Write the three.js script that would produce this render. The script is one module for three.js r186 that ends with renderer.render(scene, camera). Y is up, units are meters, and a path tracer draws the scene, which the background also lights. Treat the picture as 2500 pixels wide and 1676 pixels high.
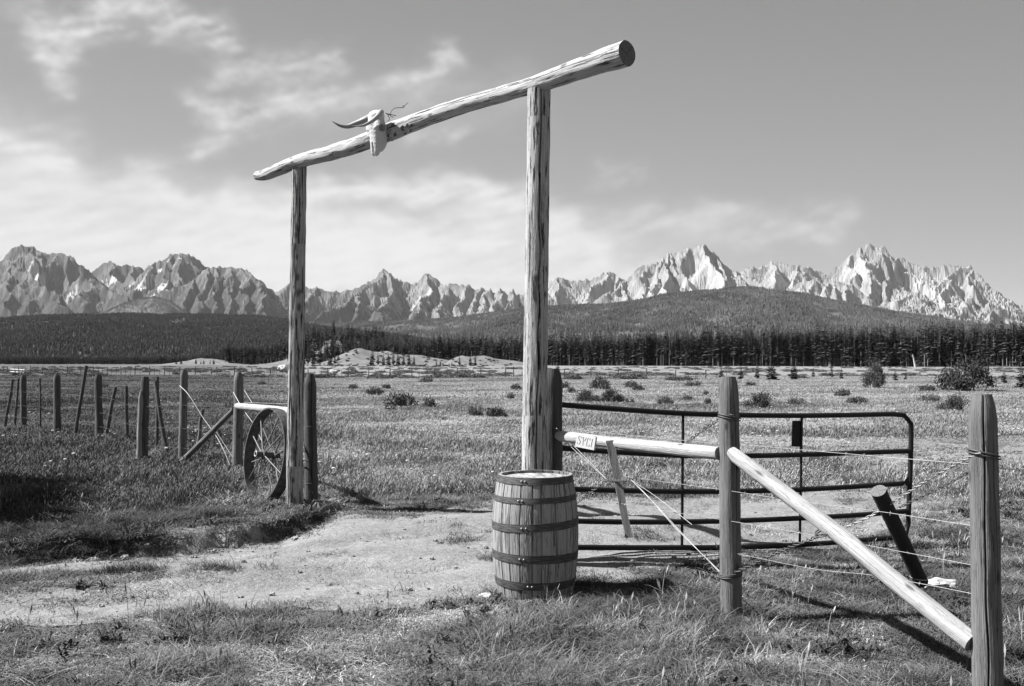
import * as THREE from 'three';
import { mergeGeometries, toCreasedNormals } from 'three/addons/utils/BufferGeometryUtils.js';
import { MarchingCubes } from 'three/addons/objects/MarchingCubes.js';
import { createNoise2D, createNoise3D } from 'simplex-noise';

// ------------------------------------------------------------------ camera, sky, sun, exposure
const scene = new THREE.Scene();
const PITCH = 0.01975, EYE = 1.7, FOCAL = 2430;            // 35 mm lens, eye height 1.7 m, tipped up by about one degree
const camera = new THREE.PerspectiveCamera(2 * Math.atan(838 / FOCAL) * 180 / Math.PI, 1024 / 686, 0.1, 60000);
camera.position.set(0, EYE, 0);
camera.rotation.x = PITCH;
const renderer = new THREE.WebGLRenderer({ antialias: true });
renderer.toneMapping = THREE.LinearToneMapping;
renderer.toneMappingExposure = 2.65;
renderer.shadowMap.enabled = true;
const SUN_EL = 47 * Math.PI / 180, SUN_AZ = -93 * Math.PI / 180;   // straight from the left, a touch behind the gateway
const sunDir = new THREE.Vector3(Math.cos(SUN_EL) * Math.sin(SUN_AZ), Math.sin(SUN_EL), Math.cos(SUN_EL) * Math.cos(SUN_AZ));
const sun = new THREE.DirectionalLight(0xffffff, 5);
sun.position.copy(sunDir).multiplyScalar(120);
sun.castShadow = true;
sun.shadow.mapSize.set(4096, 4096);
Object.assign(sun.shadow.camera, { left: -60, right: 60, top: 60, bottom: -60, near: 1, far: 300 });
scene.add(sun, sun.target);

// ------------------------------------------------------------------ helpers
const { PI, sin, cos, abs, min, max, sqrt, floor, exp, pow, atan2, hypot } = Math;
const V = (x, y, z) => new THREE.Vector3(x, y, z);
function rng(s) { return () => { s = (s + 0x6d2b79f5) | 0; let t = Math.imul(s ^ (s >>> 15), 1 | s); t = (t + Math.imul(t ^ (t >>> 7), 61 | t)) ^ t; return ((t ^ (t >>> 14)) >>> 0) / 4294967296; }; }
const n2 = createNoise2D(rng(11)), n3 = createNoise3D(rng(12));
const clamp = (x, a = 0, b = 1) => min(b, max(a, x)), lerp = (a, b, t) => a + (b - a) * t;
const smooth = (a, b, x) => { const t = clamp((x - a) / (b - a)); return t * t * (3 - 2 * t); };
function fbm(x, y, o = 4) { let s = 0, a = 0.5; for (let i = 0; i < o; i++) { s += a * n2(x, y); x = x * 2.03 + 17.1; y = y * 2.03 - 9.7; a *= 0.5; } return s; }
function ridged(x, y, o = 4) { let s = 0, a = 0.5; for (let i = 0; i < o; i++) { s += a * (1 - 2 * abs(n2(x, y))); x = x * 2.1 + 31.7; y = y * 2.1 + 11.3; a *= 0.5; } return s; }
function table(list, x) { if (x <= list[0][0]) return list[0][1]; for (let i = 1; i < list.length; i++) if (x <= list[i][0]) return lerp(list[i - 1][1], list[i][1], (x - list[i - 1][0]) / (list[i][0] - list[i - 1][0])); return list[list.length - 1][1]; }
// where a direction measured on the photograph (2500 wide) meets the depth d in metres: used to survey the place
function P(px, py, d) { const u = (px - 1250) / FOCAL, v = (838 - py) / FOCAL, c = cos(PITCH), s = sin(PITCH), t = d / (c - v * s); return V(u * t, EYE + (v * c + s) * t, -d); }
const X = (px, d) => (px - 1250) / FOCAL * d;
const names = {};
function numbered(n) { const k = names[n] = (names[n] ?? -1) + 1; return k ? n + '_' + String(k).padStart(3, '0') : n; }
function tag(o, label, category, group) { o.userData.label = label; if (category) o.userData.category = category; if (group) o.userData.group = group; return o; }
function thing(name, at, label, category, group) { const o = new THREE.Group(); o.name = numbered(name); o.position.copy(at); scene.add(o); return tag(o, label, category, group); }
// geometry given in world coordinates becomes a part of o (things are not turned)
function part(o, name, geo, mat, label) {
  if (Array.isArray(geo)) geo = mergeGeometries(geo.map((g) => (g.index ? g : g)), false);
  const b = V(0, 0, 0); for (let q = o; q && q !== scene; q = q.parent) b.add(q.position);
  geo.translate(-b.x, -b.y, -b.z);
  const m = new THREE.Mesh(geo, mat); m.name = name; o.add(m); if (label) m.userData.label = label; return m;
}
function solo(name, geo, mat, at, label, category, group) {
  geo.translate(-at.x, -at.y, -at.z); const m = new THREE.Mesh(geo, mat); m.name = numbered(name); m.position.copy(at); scene.add(m); return tag(m, label, category, group);
}
function structure(name, geo, mat, label) { const m = new THREE.Mesh(geo, mat); m.name = numbered(name); m.userData.kind = 'structure'; if (label) m.userData.label = label; scene.add(m); return m; }
function gtex(w, h, f, srgb = true) {            // grey texture from f(u, v) in 0..1 (linear reflectance)
  const d = new Uint8Array(w * h * 4);
  for (let y = 0, i = 0; y < h; y++) for (let x = 0; x < w; x++, i += 4) {
    let c = clamp(f((x + 0.5) / w, (y + 0.5) / h));
    if (srgb) c = c <= 0.0031308 ? c * 12.92 : 1.055 * pow(c, 1 / 2.4) - 0.055;
    d[i] = d[i + 1] = d[i + 2] = c * 255; d[i + 3] = 255;
  }
  const t = new THREE.DataTexture(d, w, h); t.magFilter = t.minFilter = THREE.LinearFilter; t.wrapS = t.wrapT = THREE.RepeatWrapping; if (srgb) t.colorSpace = THREE.SRGBColorSpace; t.needsUpdate = true; return t;
}
const grey = (v) => new THREE.Color().setRGB(v, v, v);
const mat = (v, o = {}) => new THREE.MeshStandardMaterial({ color: grey(v), roughness: 0.95, metalness: 0, ...o });

// ------------------------------------------------------------------ the sky: clear air, dark through a red filter, with cirrus
{
  const w = 2048, h = 1024, data = new Float32Array(w * h * 4);
  // cirrus bands: lists of [azimuth, elevation] in degrees, half width in degrees, strength
  const bands = [
    [[-24.6, 15.6], [-25.1, 16.6], [-23.9, 17.4], [-22.3, 18.0], [-20.9, 19.0], [-19.2, 18.2], [-16.5, 17.6], 0.62, 0.66],
    [[-24.8, 14.2], [-24.7, 15.6], 0.5, 0.5],
    [[-28, 17.2], [-25.5, 17.4], 0.6, 0.16],
    [[-16.7, 15.6], [-14.3, 16.2], [-11.7, 16.2], [-10.0, 17.1], 0.5, 0.42],
    [[-15.8, 13.4], [-12.5, 14.4], [-11.0, 14.9], [-9.2, 14.8], [-5.5, 15.9], [-3.7, 17.0], 0.55, 0.5],
    [[-13, 14.2], [-9, 14.5], [-4, 14.8], [0, 15], 1.6, 0.16],
    [[-17.6, 14.0], [-16.4, 13.4], [-16.8, 12.4], [-17.8, 11.5], 0.45, 0.55],
    [[-30, 11.2], [-27.2, 11.3], [-26.2, 10.7], [-24.4, 10.5], 1.2, 0.85],
    [[-30, 9.2], [-27, 8.9], [-22, 8.8], [-19.8, 8.8], [-16.4, 7.9], [-13, 7.6], 1.4, 0.72],
    [[-31, 6.4], [-24, 6.6], [-18, 6.6], [-12, 6.2], [-6, 6.3], 1.8, 0.8],
    [[-21.0, 10.3], [-19.8, 9.6], [-18.6, 8.8], 0.55, 0.45],
    [[-15.6, 8.6], [-11.1, 9.3], [-7.4, 9.9], [-3.0, 9.6], [0.4, 9.2], 0.9, 0.8],
    [[-12, 8.0], [-6, 7.4], [0, 8.2], [3, 8.0], 0.9, 0.5],
    [[-14, 6.4], [-6, 6.5], [0, 7.0], [5, 6.6], 1.3, 0.82],
    [[-31, 4.5], [-10, 4.6], [4, 4.7], [9, 4.2], 1.6, 0.72],
    [[-5.8, 13.2], [-3.0, 13.0], 0.6, 0.3],
    [[7.0, 7.5], [9.0, 8.2], [11.2, 8.3], [14.7, 7.9], [18.6, 7.7], 0.55, 0.3],
    [[2.5, 7.6], [7.0, 7.7], [12, 7.4], 1.2, 0.26],
    [[13.1, 6.7], [16.2, 7.0], [17.6, 6.8], 0.4, 0.3],
    [[4.8, 10.9], [7.5, 11.0], 0.4, 0.22],
  ].map((b) => ({ pts: b.slice(0, -2), r: b[b.length - 2], a: b[b.length - 1] }));
  for (const b of bands) { b.x0 = min(...b.pts.map((p) => p[0])) - 3 * b.r - 2; b.x1 = max(...b.pts.map((p) => p[0])) + 3 * b.r + 2; b.y0 = min(...b.pts.map((p) => p[1])) - 3 * b.r - 1; b.y1 = max(...b.pts.map((p) => p[1])) + 3 * b.r + 1; }
  for (let row = 0; row < h; row++) for (let col = 0; col < w; col++) {
    const el = ((row + 0.5) / h - 0.5) * PI, phi = ((col + 0.5) / w - 0.5) * 2 * PI, i = (row * w + col) * 4;
    const dx = cos(el) * cos(phi), dy = sin(el), dz = cos(el) * sin(phi);
    let L;
    if (dy <= -0.02) L = 0.05;
    else {
      const ang = dx * sunDir.x + dy * sunDir.y + dz * sunDir.z, up = max(dy, 0);
      L = 0.036 + 0.235 * exp(-up * 2.9) + 0.04 * exp(-up * 22);
      L *= 1.0 + 0.34 * (ang - 0.12) + 0.12 * max(0, ang) ** 6;
      const az = atan2(dx, -dz) * 180 / PI, ed = el * 180 / PI;
      // drawn-out cirrus texture, in the plane of the cloud layer
      const k = 1 / (up + 0.11), px = dx * k, pz = dz * k;
      const wx = 0.5 * n2(px * 0.5 + 7, pz * 0.5), fib = fbm(px * 1.0 + wx * 1.2, pz * 4.2 + px * 1.2 + wx, 6), puff = fbm(px * 2.6 + 40 + wx, pz * 2.6 - wx, 5);
      let a = 0;
      const fil = fbm(az * 0.16 + ed * 0.3 + wx, ed * 1.15 - az * 0.34, 6), fin = fbm(az * 0.5 + ed * 0.5, ed * 2.6 - az * 0.9 + 4, 5);
      if (az > -45 && az < 45 && ed < 32) {
        for (const b of bands) {
          if (az < b.x0 || az > b.x1 || ed < b.y0 || ed > b.y1) continue;
          const ax = az + 0.55 * n2(az * 0.22 + 3, ed * 0.4) + 0.28 * n2(az * 0.7, ed * 1.1 + 5), ay = ed + 0.5 * n2(az * 0.2 + 9, ed * 0.35 + 2) + 0.22 * n2(az * 0.75 + 5, ed * 1.3);
          let best = 1e9;
          for (let j = 1; j < b.pts.length; j++) {
            const [x0, y0] = b.pts[j - 1], [x1, y1] = b.pts[j], vx = x1 - x0, vy = y1 - y0, t = clamp(((ax - x0) * vx + (ay - y0) * vy) / (vx * vx + vy * vy));
            best = min(best, (ax - x0 - vx * t) ** 2 + (ay - y0 - vy * t) ** 2);
          }
          if (b.r < 0.8) best *= 0.55;
          a = 1 - (1 - a) * (1 - clamp(b.a * (b.r < 0.8 ? 0.82 : 1) * exp(-best / (b.r * b.r)) * (1 + (b.r > 0.8 ? 0.55 : 1.1) * fil + (b.r > 0.8 ? 0.16 : 0.8) * fin + 0.2 * fib), 0, 0.95));
        }
      }
      const edge = smooth(30, 46, abs(az)) + smooth(26, 36, ed);
      if (edge > 0) a = max(a, min(1, edge) * 0.4 * smooth(0.02, 0.5, fbm(px * 0.55 + 3, pz * 0.55, 3) + 0.35 * fib + 0.08) * smooth(0, 0.1, up));
      L = lerp(L, 0.36, a) * 0.87;
    }
    data[i] = data[i + 1] = data[i + 2] = L; data[i + 3] = 1;
  }
  const t = new THREE.DataTexture(data, w, h, THREE.RGBAFormat, THREE.FloatType);
  t.mapping = THREE.EquirectangularReflectionMapping; t.magFilter = t.minFilter = THREE.LinearFilter; t.needsUpdate = true;
  scene.background = t; scene.environment = t;
}
scene.fog = new THREE.FogExp2(0xdddddd, 0.000011);

// ------------------------------------------------------------------ the ground
const ROAD = [[-14, 5.0, 1.1], [-9, 6.2, 1.1], [-5, 7.25, 1.15], [-3, 7.95, 1.5], [-1.5, 8.85, 1.95], [-0.2, 9.6, 2.0], [1.2, 10.55, 1.75], [2.6, 11.1, 1.4], [4, 12.3, 1.15], [5.2, 14.2, 1.05], [7, 16.6, 1.05], [10, 19.2, 1.05], [16, 23.2, 1.1], [30, 31, 1.0], [60, 48, 1.2], [120, 78, 1.4]];
function roadMask(x, d) {
  if (d > 90 || x < -16) return -9;
  let best = 1e9, hw = 1;
  for (let i = 1; i < ROAD.length; i++) {
    const [x0, d0, w0] = ROAD[i - 1], [x1, d1, w1] = ROAD[i], vx = x1 - x0, vd = d1 - d0, t = clamp(((x - x0) * vx + (d - d0) * vd) / (vx * vx + vd * vd));
    const q = hypot(x - x0 - vx * t, d - d0 - vd * t); if (q < best) { best = q; hw = lerp(w0, w1, t); }
  }
  let m = hw - best;
  const med = max(smooth(-2.3, -3.7, x), smooth(13, 15, d) * smooth(4, 5, x));
  if (med > 0) m = min(m, best - ((d > 13 && x > 0 ? 0.2 : 0.42) * med - 0.05));
  return m + 0.24 * n2(x * 0.55, d * 0.55) + 0.13 * n2(x * 2.1 + 5, d * 2.1) + 0.05 * n2(x * 7, d * 7);
}
const BANK = [[-14, 6.9], [-6, 8.75], [-3.85, 9.5], [-3.0, 9.75], [-2.55, 10.3], [-2.25, 11.0], [-2.05, 12.2], [-1.9, 14]];
function bankSide(x, d) {                        // positive on the turf, left of and beyond the cut edge of the track
  let best = 1e9, s = 0;
  for (let i = 1; i < BANK.length; i++) {
    const [x0, d0] = BANK[i - 1], [x1, d1] = BANK[i], vx = x1 - x0, vd = d1 - d0, t = clamp(((x - x0) * vx + (d - d0) * vd) / (vx * vx + vd * vd));
    const q = hypot(x - x0 - vx * t, d - d0 - vd * t); if (q < best) { best = q; s = vx * (d - d0) - vd * (x - x0) > 0 ? 1 : -1; }
  }
  return best * s;
}
function roadAcross(x, d) { let best = 9; for (let i = 2; i < 12; i++) { const [x0, d0] = ROAD[i - 1], [x1, d1] = ROAD[i], vx = x1 - x0, vd = d1 - d0, t = clamp(((x - x0) * vx + (d - d0) * vd) / (vx * vx + vd * vd)); best = min(best, hypot(x - x0 - vx * t, d - d0 - vd * t)); } return best; }
function gh(x, d) {
  let h = 0.05 * n2(x * 0.12, d * 0.12) + 0.018 * n2(x * 0.6 + 4, d * 0.6) + 0.008 * n2(x * 1.9, d * 1.9 + 8);
  const far = smooth(25, 120, d); h = h * (1 - far) + far * 0.25 * n2(x * 0.013, d * 0.013);
  if (x < 1 && d < 16 && d > 4) {
    const b = bankSide(x, d) + 0.1 * n2(x * 1.6, d * 1.6) + 0.04 * n2(x * 5, d * 5), along = smooth(-1.7, -2.3, x) * smooth(13, 11.4, d) * smooth(-7.5, -4.4, x);
    h += along * (0.045 * smooth(0, 0.12, b) * (1 - smooth(0.2, 1.4, b)) - 0.15 * smooth(0.09, -0.03, b) * (1 - smooth(-0.1, -1.5, b)));
  }
  if (x > -9 && x < 14 && d < 24) { const q = roadAcross(x, d) + 0.1 * n2(x * 0.7, d * 0.7); if (q < 1.6) h -= 0.05 * exp(-(((q - 0.72) / 0.24) ** 2)) - 0.012 * exp(-((q / 0.3) ** 2)); }
  h -= 0.15 * exp(-(((x - 3.6) / 2.2) ** 2 + ((d - 9.9) / 1.6) ** 2));
  return h;
}
const treeBase = (px) => table([[-500, 1050], [0, 1000], [300, 980], [430, 960], [530, 800], [640, 760], [700, 730], [800, 690], [900, 680], [1010, 650], [1100, 640], [1300, 560], [1500, 515], [1700, 480], [1900, 455], [2100, 430], [2300, 405], [2500, 385], [2900, 360]], px);
const dry = (x, d) => clamp(0.5 + 0.5 * fbm(x * 0.11 + 2, d * 0.11, 3) + 0.55 * fbm(x * 0.55, d * 0.55 + 7, 3) + 0.4 * n2(x * 1.9 + 3, d * 1.9));     // 0 green turf, 1 bleached grass
function turf(x, d) {
  const k = dry(x, d), open = smooth(9.5, 15, d) * smooth(-0.3, -0.14, x / max(d, 6));
  let g = lerp(lerp(0.022, 0.14, k) * lerp(0.78, 1.2, smooth(-0.35, 0.1, x / max(d, 5))), lerp(0.13, 0.23, k), open);        // cropped turf near by, bleached meadow beyond, left side darkened for vignetting and shade
  g *= 1 + 0.25 * smooth(14, 40, d);
  g = lerp(g, 0.2, smooth(60, 115, d) * smooth(-0.32, -0.05, x / d) * (0.75 + 0.35 * n2(x * 0.02, d * 0.05)));   // hay meadow far out
  g *= 1 - 0.35 * smooth(0.25, 0.6, n2(x * 0.03 + 3, d * 0.09)) * smooth(20, 40, d);
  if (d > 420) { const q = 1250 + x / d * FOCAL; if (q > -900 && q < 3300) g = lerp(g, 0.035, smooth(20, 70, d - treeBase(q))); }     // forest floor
  return g;
}
const axis = (lo, hi, step, far0, far1) => { const a = []; for (let v = lo; v <= hi; v += step) a.push(v); for (let v = a[a.length - 1], s = step; v < far1;) { s *= 1.13; v += s; a.push(v); } const b = []; for (let v = lo, s = step; v > far0;) { s *= 1.13; v -= s; b.push(v); } return b.reverse().concat(a); };
const soilBump = gtex(512, 512, (u, v) => { const a = u * 2 * PI, b = v * 2 * PI, q = (f, s) => n3(cos(a) * f + s, sin(a) * f + cos(b) * f * 0.7, sin(b) * f); return 0.5 + 0.25 * q(4, 1) + 0.2 * q(11, 2) + 0.18 * q(26, 3); }, false);
const soilTone = gtex(512, 512, (u, v) => { const a = u * 2 * PI, b = v * 2 * PI, q = (f, s) => n3(cos(a) * f + s, sin(a) * f + cos(b) * f * 0.7, sin(b) * f); return clamp(0.72 + 0.12 * q(3, 5) + 0.14 * q(9, 6) + 0.22 * q(30, 7), 0.2, 1); });
const rep = (t, x, y) => { const c = t.clone(); c.repeat.set(x, y); c.needsUpdate = true; return c; };
{
  const xs = axis(-9, 9, 0.1, -22000, 22000), ds = axis(2.5, 17, 0.1, -3000, 26000), nx = xs.length, nd = ds.length;
  const pos = new Float32Array(nx * nd * 3), col = new Float32Array(nx * nd * 3), uv = new Float32Array(nx * nd * 2), idx = [];
  for (let j = 0, i = 0; j < nd; j++) for (let k = 0; k < nx; k++, i++) {
    const x = xs[k], d = ds[j], m = roadMask(x, d), near = abs(x) < 10 && d < 20;
    pos[i * 3] = x; pos[i * 3 + 2] = -d; pos[i * 3 + 1] = gh(x, d) - (near ? 0.04 * smooth(0, 0.25, m) : 0);
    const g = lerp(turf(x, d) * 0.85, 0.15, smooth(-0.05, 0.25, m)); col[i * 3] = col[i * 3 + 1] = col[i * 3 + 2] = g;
    uv[i * 2] = x; uv[i * 2 + 1] = d;
    if (k < nx - 1 && j < nd - 1) idx.push(i, i + 1, i + nx, i + 1, i + nx + 1, i + nx);
  }
  const g = new THREE.BufferGeometry(); g.setAttribute('position', new THREE.BufferAttribute(pos, 3)); g.setAttribute('color', new THREE.BufferAttribute(col, 3)); g.setAttribute('uv', new THREE.BufferAttribute(uv, 2)); g.setIndex(idx); g.computeVertexNormals();
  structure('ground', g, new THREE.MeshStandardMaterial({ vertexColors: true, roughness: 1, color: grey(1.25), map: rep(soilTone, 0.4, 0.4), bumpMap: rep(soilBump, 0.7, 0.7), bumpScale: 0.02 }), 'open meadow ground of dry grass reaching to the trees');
}
{ // the dirt track: a sheet of its own, cut along the line where the turf begins
  const pos = [], uv = [], col = [], S = 0.11;
  const put = (x, d, m) => { pos.push(x, gh(x, d) + 0.006 + 0.006 * n2(x * 3.1, d * 3.1) + 0.004 * n2(x * 9, d * 9), -d); uv.push(x, d); const t = 0.95 + 0.22 * fbm(x * 0.5 + d * 0.15, d * 1.3 - x * 0.35, 3) + 0.1 * n2(x * 3, d * 3); col.push(t, t, t); };
  for (let x = -9.9; x < 15; x += S) for (let d = 4.2; d < 23; d += S) {
    const q = [[x, d], [x + S, d], [x + S, d + S], [x, d + S]].map(([a, b]) => [a, b, roadMask(a, b)]);
    if (q.every((p) => p[2] <= 0)) continue;
    for (const tri of [[q[0], q[1], q[2]], [q[0], q[2], q[3]]]) {
      const out = [];
      for (let i = 0; i < 3; i++) { const a = tri[i], b = tri[(i + 1) % 3]; if (a[2] > 0) out.push(a); if ((a[2] > 0) !== (b[2] > 0)) { const t = a[2] / (a[2] - b[2]); out.push([lerp(a[0], b[0], t), lerp(a[1], b[1], t), 0]); } }
      for (let i = 2; i < out.length; i++) { put(...out[0]); put(...out[i - 1]); put(...out[i]); }
    }
  }
  const g = new THREE.BufferGeometry(); g.setAttribute('position', new THREE.Float32BufferAttribute(pos, 3)); g.setAttribute('uv', new THREE.Float32BufferAttribute(uv, 2)); g.setAttribute('color', new THREE.Float32BufferAttribute(col, 3));
  // smooth normals from the height function
  const nr = []; for (let i = 0; i < pos.length; i += 3) { const x = pos[i], d = -pos[i + 2], e = 0.05, f = (a, b) => gh(a, b) + 0.006 * n2(a * 3.1, b * 3.1) + 0.004 * n2(a * 9, b * 9), n = V(-(f(x + e, d) - f(x - e, d)) / (2 * e), 1, (f(x, d + e) - f(x, d - e)) / (2 * e)).normalize(); nr.push(n.x, n.y, n.z); }
  g.setAttribute('normal', new THREE.Float32BufferAttribute(nr, 3));
  structure('dirt_road', g, new THREE.MeshStandardMaterial({ vertexColors: true, roughness: 1, color: grey(0.24), map: rep(soilTone, 0.55, 0.55), bumpMap: rep(soilBump, 0.9, 0.9), bumpScale: 0.009 }), 'pale dirt track curving through the gateway');
}

// ------------------------------------------------------------------ mountains: granite ridges and spurs nine kilometres out
// crest lines surveyed as [picture x, picture y] at a distance in metres
const ridges = [];
const ridge = (D, ...pts) => { for (let i = 1; i < pts.length; i++) { const a = pts[i - 1], b = pts[i]; ridges.push([P(a[0], a[1], a[2] ?? D), P(b[0], b[1], b[2] ?? D)]); } };
ridge(9500, [-420, 700], [-300, 660], [-200, 668], [-120, 640], [-60, 648], [0, 632], [12, 620], [30, 605], [51, 600], [70, 594], [84, 602], [102, 612], [129, 618], [141, 615], [156, 623], [174, 626], [192, 638], [216, 650], [232, 660]);
ridge(9000, [-120, 690, 9300], [-40, 660, 9200], [20, 646], [50, 660, 8850], [86, 680, 8600], [134, 720, 8200], [165, 745, 8000]);
ridge(0, [20, 646, 9000], [20, 700, 8500], [25, 760, 8000]); ridge(0, [-40, 660, 9200], [-60, 740, 8400]); ridge(0, [50, 660, 8850], [70, 740, 8200]);
ridge(0, [84, 602, 9500], [80, 640, 9250], [88, 664, 9100]); ridge(0, [129, 618, 9500], [126, 650, 9300], [122, 688, 9100]); ridge(0, [150, 622, 9500], [172, 667, 9200], [230, 692, 8900], [306, 722, 8500]);
ridge(0, [102, 612, 9500], [104, 650, 9280]); ridge(0, [230, 692, 8900], [200, 725, 8500]);
ridge(10500, [222, 662], [249, 647], [271, 635], [291, 645], [315, 645], [330, 650], [345, 657], [365, 668]); ridge(0, [271, 635, 10500], [265, 670, 10100], [300, 700, 9600]); ridge(0, [320, 646, 10500], [330, 690, 9900]);
ridge(9800, [340, 664], [369, 639], [393, 633], [405, 621], [417, 617], [435, 620], [450, 618], [471, 620], [486, 632], [510, 650], [530, 668]);
ridge(0, [369, 639, 9800], [352, 680, 9500], [330, 712, 9200]); ridge(0, [417, 617, 9800], [405, 660, 9450], [395, 700, 9100]); ridge(0, [450, 618, 9800], [440, 665, 9400], [430, 690, 9200]);
ridge(8800, [330, 745, 8500], [385, 722], [450, 690], [516, 653], [537, 651], [558, 650], [585, 654], [615, 665], [645, 686], [674, 710], [692, 735], [715, 765]);
for (const [a, b, c] of [[516, 500, 480], [537, 530, 520], [558, 562, 570], [585, 600, 610], [615, 635, 655], [470, 450, 440]]) ridge(0, [a, a === 470 ? 680 : a < 600 ? 653 : 665, 8800], [b, 705, 8450], [c, 770, 8000]);
ridge(10000, [655, 716], [672, 710], [703, 690], [726, 696], [765, 698], [792, 705], [816, 710], [855, 704], [885, 692], [915, 675], [930, 662], [942, 656], [957, 665], [975, 677], [1002, 690], [1012, 689], [1023, 674], [1035, 666], [1050, 668], [1071, 677], [1089, 689], [1098, 698]);
ridge(10000, [1098, 698], [1107, 692], [1134, 693], [1155, 704], [1163, 703], [1170, 697], [1178, 706], [1186, 708], [1194, 702], [1202, 713], [1210, 713], [1218, 706], [1228, 717], [1240, 718], [1252, 711], [1262, 722], [1275, 716], [1300, 716], [1330, 700]);
ridge(0, [942, 656, 10000], [958, 700, 9600], [935, 750, 9000], [925, 780, 8700]); ridge(0, [942, 656, 10000], [880, 712, 9500], [800, 760, 8900], [770, 785, 8600]); ridge(0, [765, 698, 10000], [745, 745, 9400], [720, 775, 9000]);
ridge(0, [1035, 666, 10000], [1050, 715, 9500], [1010, 765, 9000]); ridge(0, [880, 712, 9500], [870, 770, 8900]); ridge(0, [1089, 689, 10000], [1080, 735, 9500], [1060, 775, 9000]);
for (const a of [1134, 1170, 1194, 1218, 1252]) ridge(0, [a, 702, 10000], [a - 6, 735, 9650], [a - 18, 772, 9250]);
ridge(10500, [1300, 705], [1341, 681], [1364, 677], [1391, 681], [1424, 683], [1460, 671], [1484, 661], [1505, 669], [1526, 684], [1550, 700]); ridge(0, [1484, 661, 10500], [1440, 712, 9900], [1415, 745, 9600]); ridge(0, [1364, 677, 10500], [1362, 730, 9900]); ridge(0, [1505, 669, 10500], [1490, 720, 9900]);
ridge(9300, [1420, 745, 8800], [1500, 702, 9000], [1538, 683], [1556, 668], [1572, 648], [1589, 642], [1610, 626], [1634, 614], [1652, 619], [1665, 609], [1679, 602], [1688, 607], [1697, 605], [1715, 597], [1736, 611], [1757, 623], [1778, 641], [1805, 659], [1820, 666], [1850, 690, 9100], [1885, 718, 8900]);
ridge(0, [1572, 648, 9300], [1570, 690, 9000], [1566, 735, 8700]); ridge(0, [1610, 626, 9300], [1600, 680, 8900], [1590, 735, 8500]); ridge(0, [1636, 614, 9300], [1666, 664, 8950], [1698, 700, 8650], [1710, 735, 8400]); ridge(0, [1634, 614, 9300], [1630, 690, 8700], [1625, 735, 8400]);
ridge(0, [1679, 602, 9300], [1672, 650, 9050]); ridge(0, [1716, 598, 9300], [1736, 631, 9050], [1750, 655, 8850], [1757, 700, 8500]); ridge(0, [1757, 623, 9300], [1775, 670, 8950], [1785, 695, 8750]); ridge(0, [1805, 659, 9300], [1812, 690, 9000]); ridge(0, [1525, 690, 9150], [1510, 740, 8700]);
ridge(10300, [1795, 672], [1827, 653], [1866, 648], [1880, 640], [1893, 635], [1902, 638], [1911, 635], [1926, 644], [1944, 648], [1962, 650], [1980, 653], [2004, 663], [2030, 668]); ridge(0, [1893, 635, 10300], [1888, 690, 9700]); ridge(0, [1944, 648, 10300], [1946, 690, 9800]);
ridge(8900, [1890, 722], [1930, 704], [1952, 690], [1975, 681], [1992, 692], [2015, 691], [2037, 685], [2060, 692], [2090, 716], [2120, 742]); for (const a of [1955, 1978, 2015, 2040, 2066]) ridge(0, [a, 690, 8900], [a + 6, 730, 8600], [a + 10, 760, 8400]);
ridge(9600, [2020, 668], [2055, 641], [2085, 620], [2112, 603], [2127, 591], [2142, 600], [2152, 602], [2160, 597], [2172, 617], [2184, 625], [2196, 623], [2220, 635], [2241, 647], [2262, 653], [2298, 647], [2334, 647], [2361, 647], [2373, 671], [2382, 681], [2406, 689], [2424, 707], [2450, 722], [2462, 740], [2475, 757], [2510, 778], [2570, 800]);
ridge(0, [2150, 601, 9600], [2155, 640, 9350], [2158, 670, 9150], [2172, 728, 8750]); ridge(0, [2085, 620, 9600], [2078, 680, 9100], [2066, 728, 8750]); ridge(0, [2112, 603, 9600], [2118, 660, 9150], [2125, 720, 8700]); ridge(0, [2196, 624, 9600], [2204, 655, 9400]);
ridge(0, [2350, 650, 9600], [2270, 703, 9100], [2190, 733, 8750], [2150, 752, 8600]); ridge(0, [2366, 655, 9600], [2372, 705, 9150], [2345, 785, 8500]); ridge(0, [2376, 702, 9150], [2405, 740, 8850], [2430, 775, 8600]); ridge(0, [2450, 722, 9600], [2455, 790, 9000]); ridge(0, [2310, 680, 9330], [2300, 760, 8650]);
ridge(11500, [2440, 770], [2470, 752], [2486, 747], [2500, 746], [2540, 735], [2620, 715], [2720, 690], [2800, 705], [2950, 690]);
const segs = ridges.map(([a, b]) => [a.x, a.z, a.y, b.x - a.x, b.z - a.z, b.y - a.y, (b.x - a.x) ** 2 + (b.z - a.z) ** 2 || 1]);
// old snow (pale) and fields of broken granite, each with its own outline: picture x, distance, reach across and in depth, tone
const patches = [[84, 9180, 70, 60, 0.36], [108, 9100, 60, 40, 0.36], [172, 8960, 45, 60, 0.34], [224, 9960, 90, 110, 0.36], [262, 9960, 90, 60, 0.34], [310, 9900, 130, 60, 0.36], [345, 9480, 60, 90, 0.34], [398, 9690, 60, 40, 0.36], [425, 9660, 70, 36, 0.36], [385, 9180, 60, 60, 0.34], [306, 8700, 60, 50, 0.3], [960, 9560, 50, 60, 0.3], [985, 9620, 70, 40, 0.3], [1020, 9600, 110, 60, 0.28], [800, 9500, 60, 60, 0.28], [1716, 8720, 130, 330, 0.26], [1580, 8560, 150, 130, 0.25], [1780, 8740, 110, 120, 0.25], [2262, 9140, 170, 260, 0.26], [2300, 9420, 150, 110, 0.24], [1940, 9950, 180, 130, 0.25], [2105, 9300, 120, 150, 0.24]].map(([px, d, a, b, t]) => [X(px, d), -d, a * 1.25, b * 1.25, t]);
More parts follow.
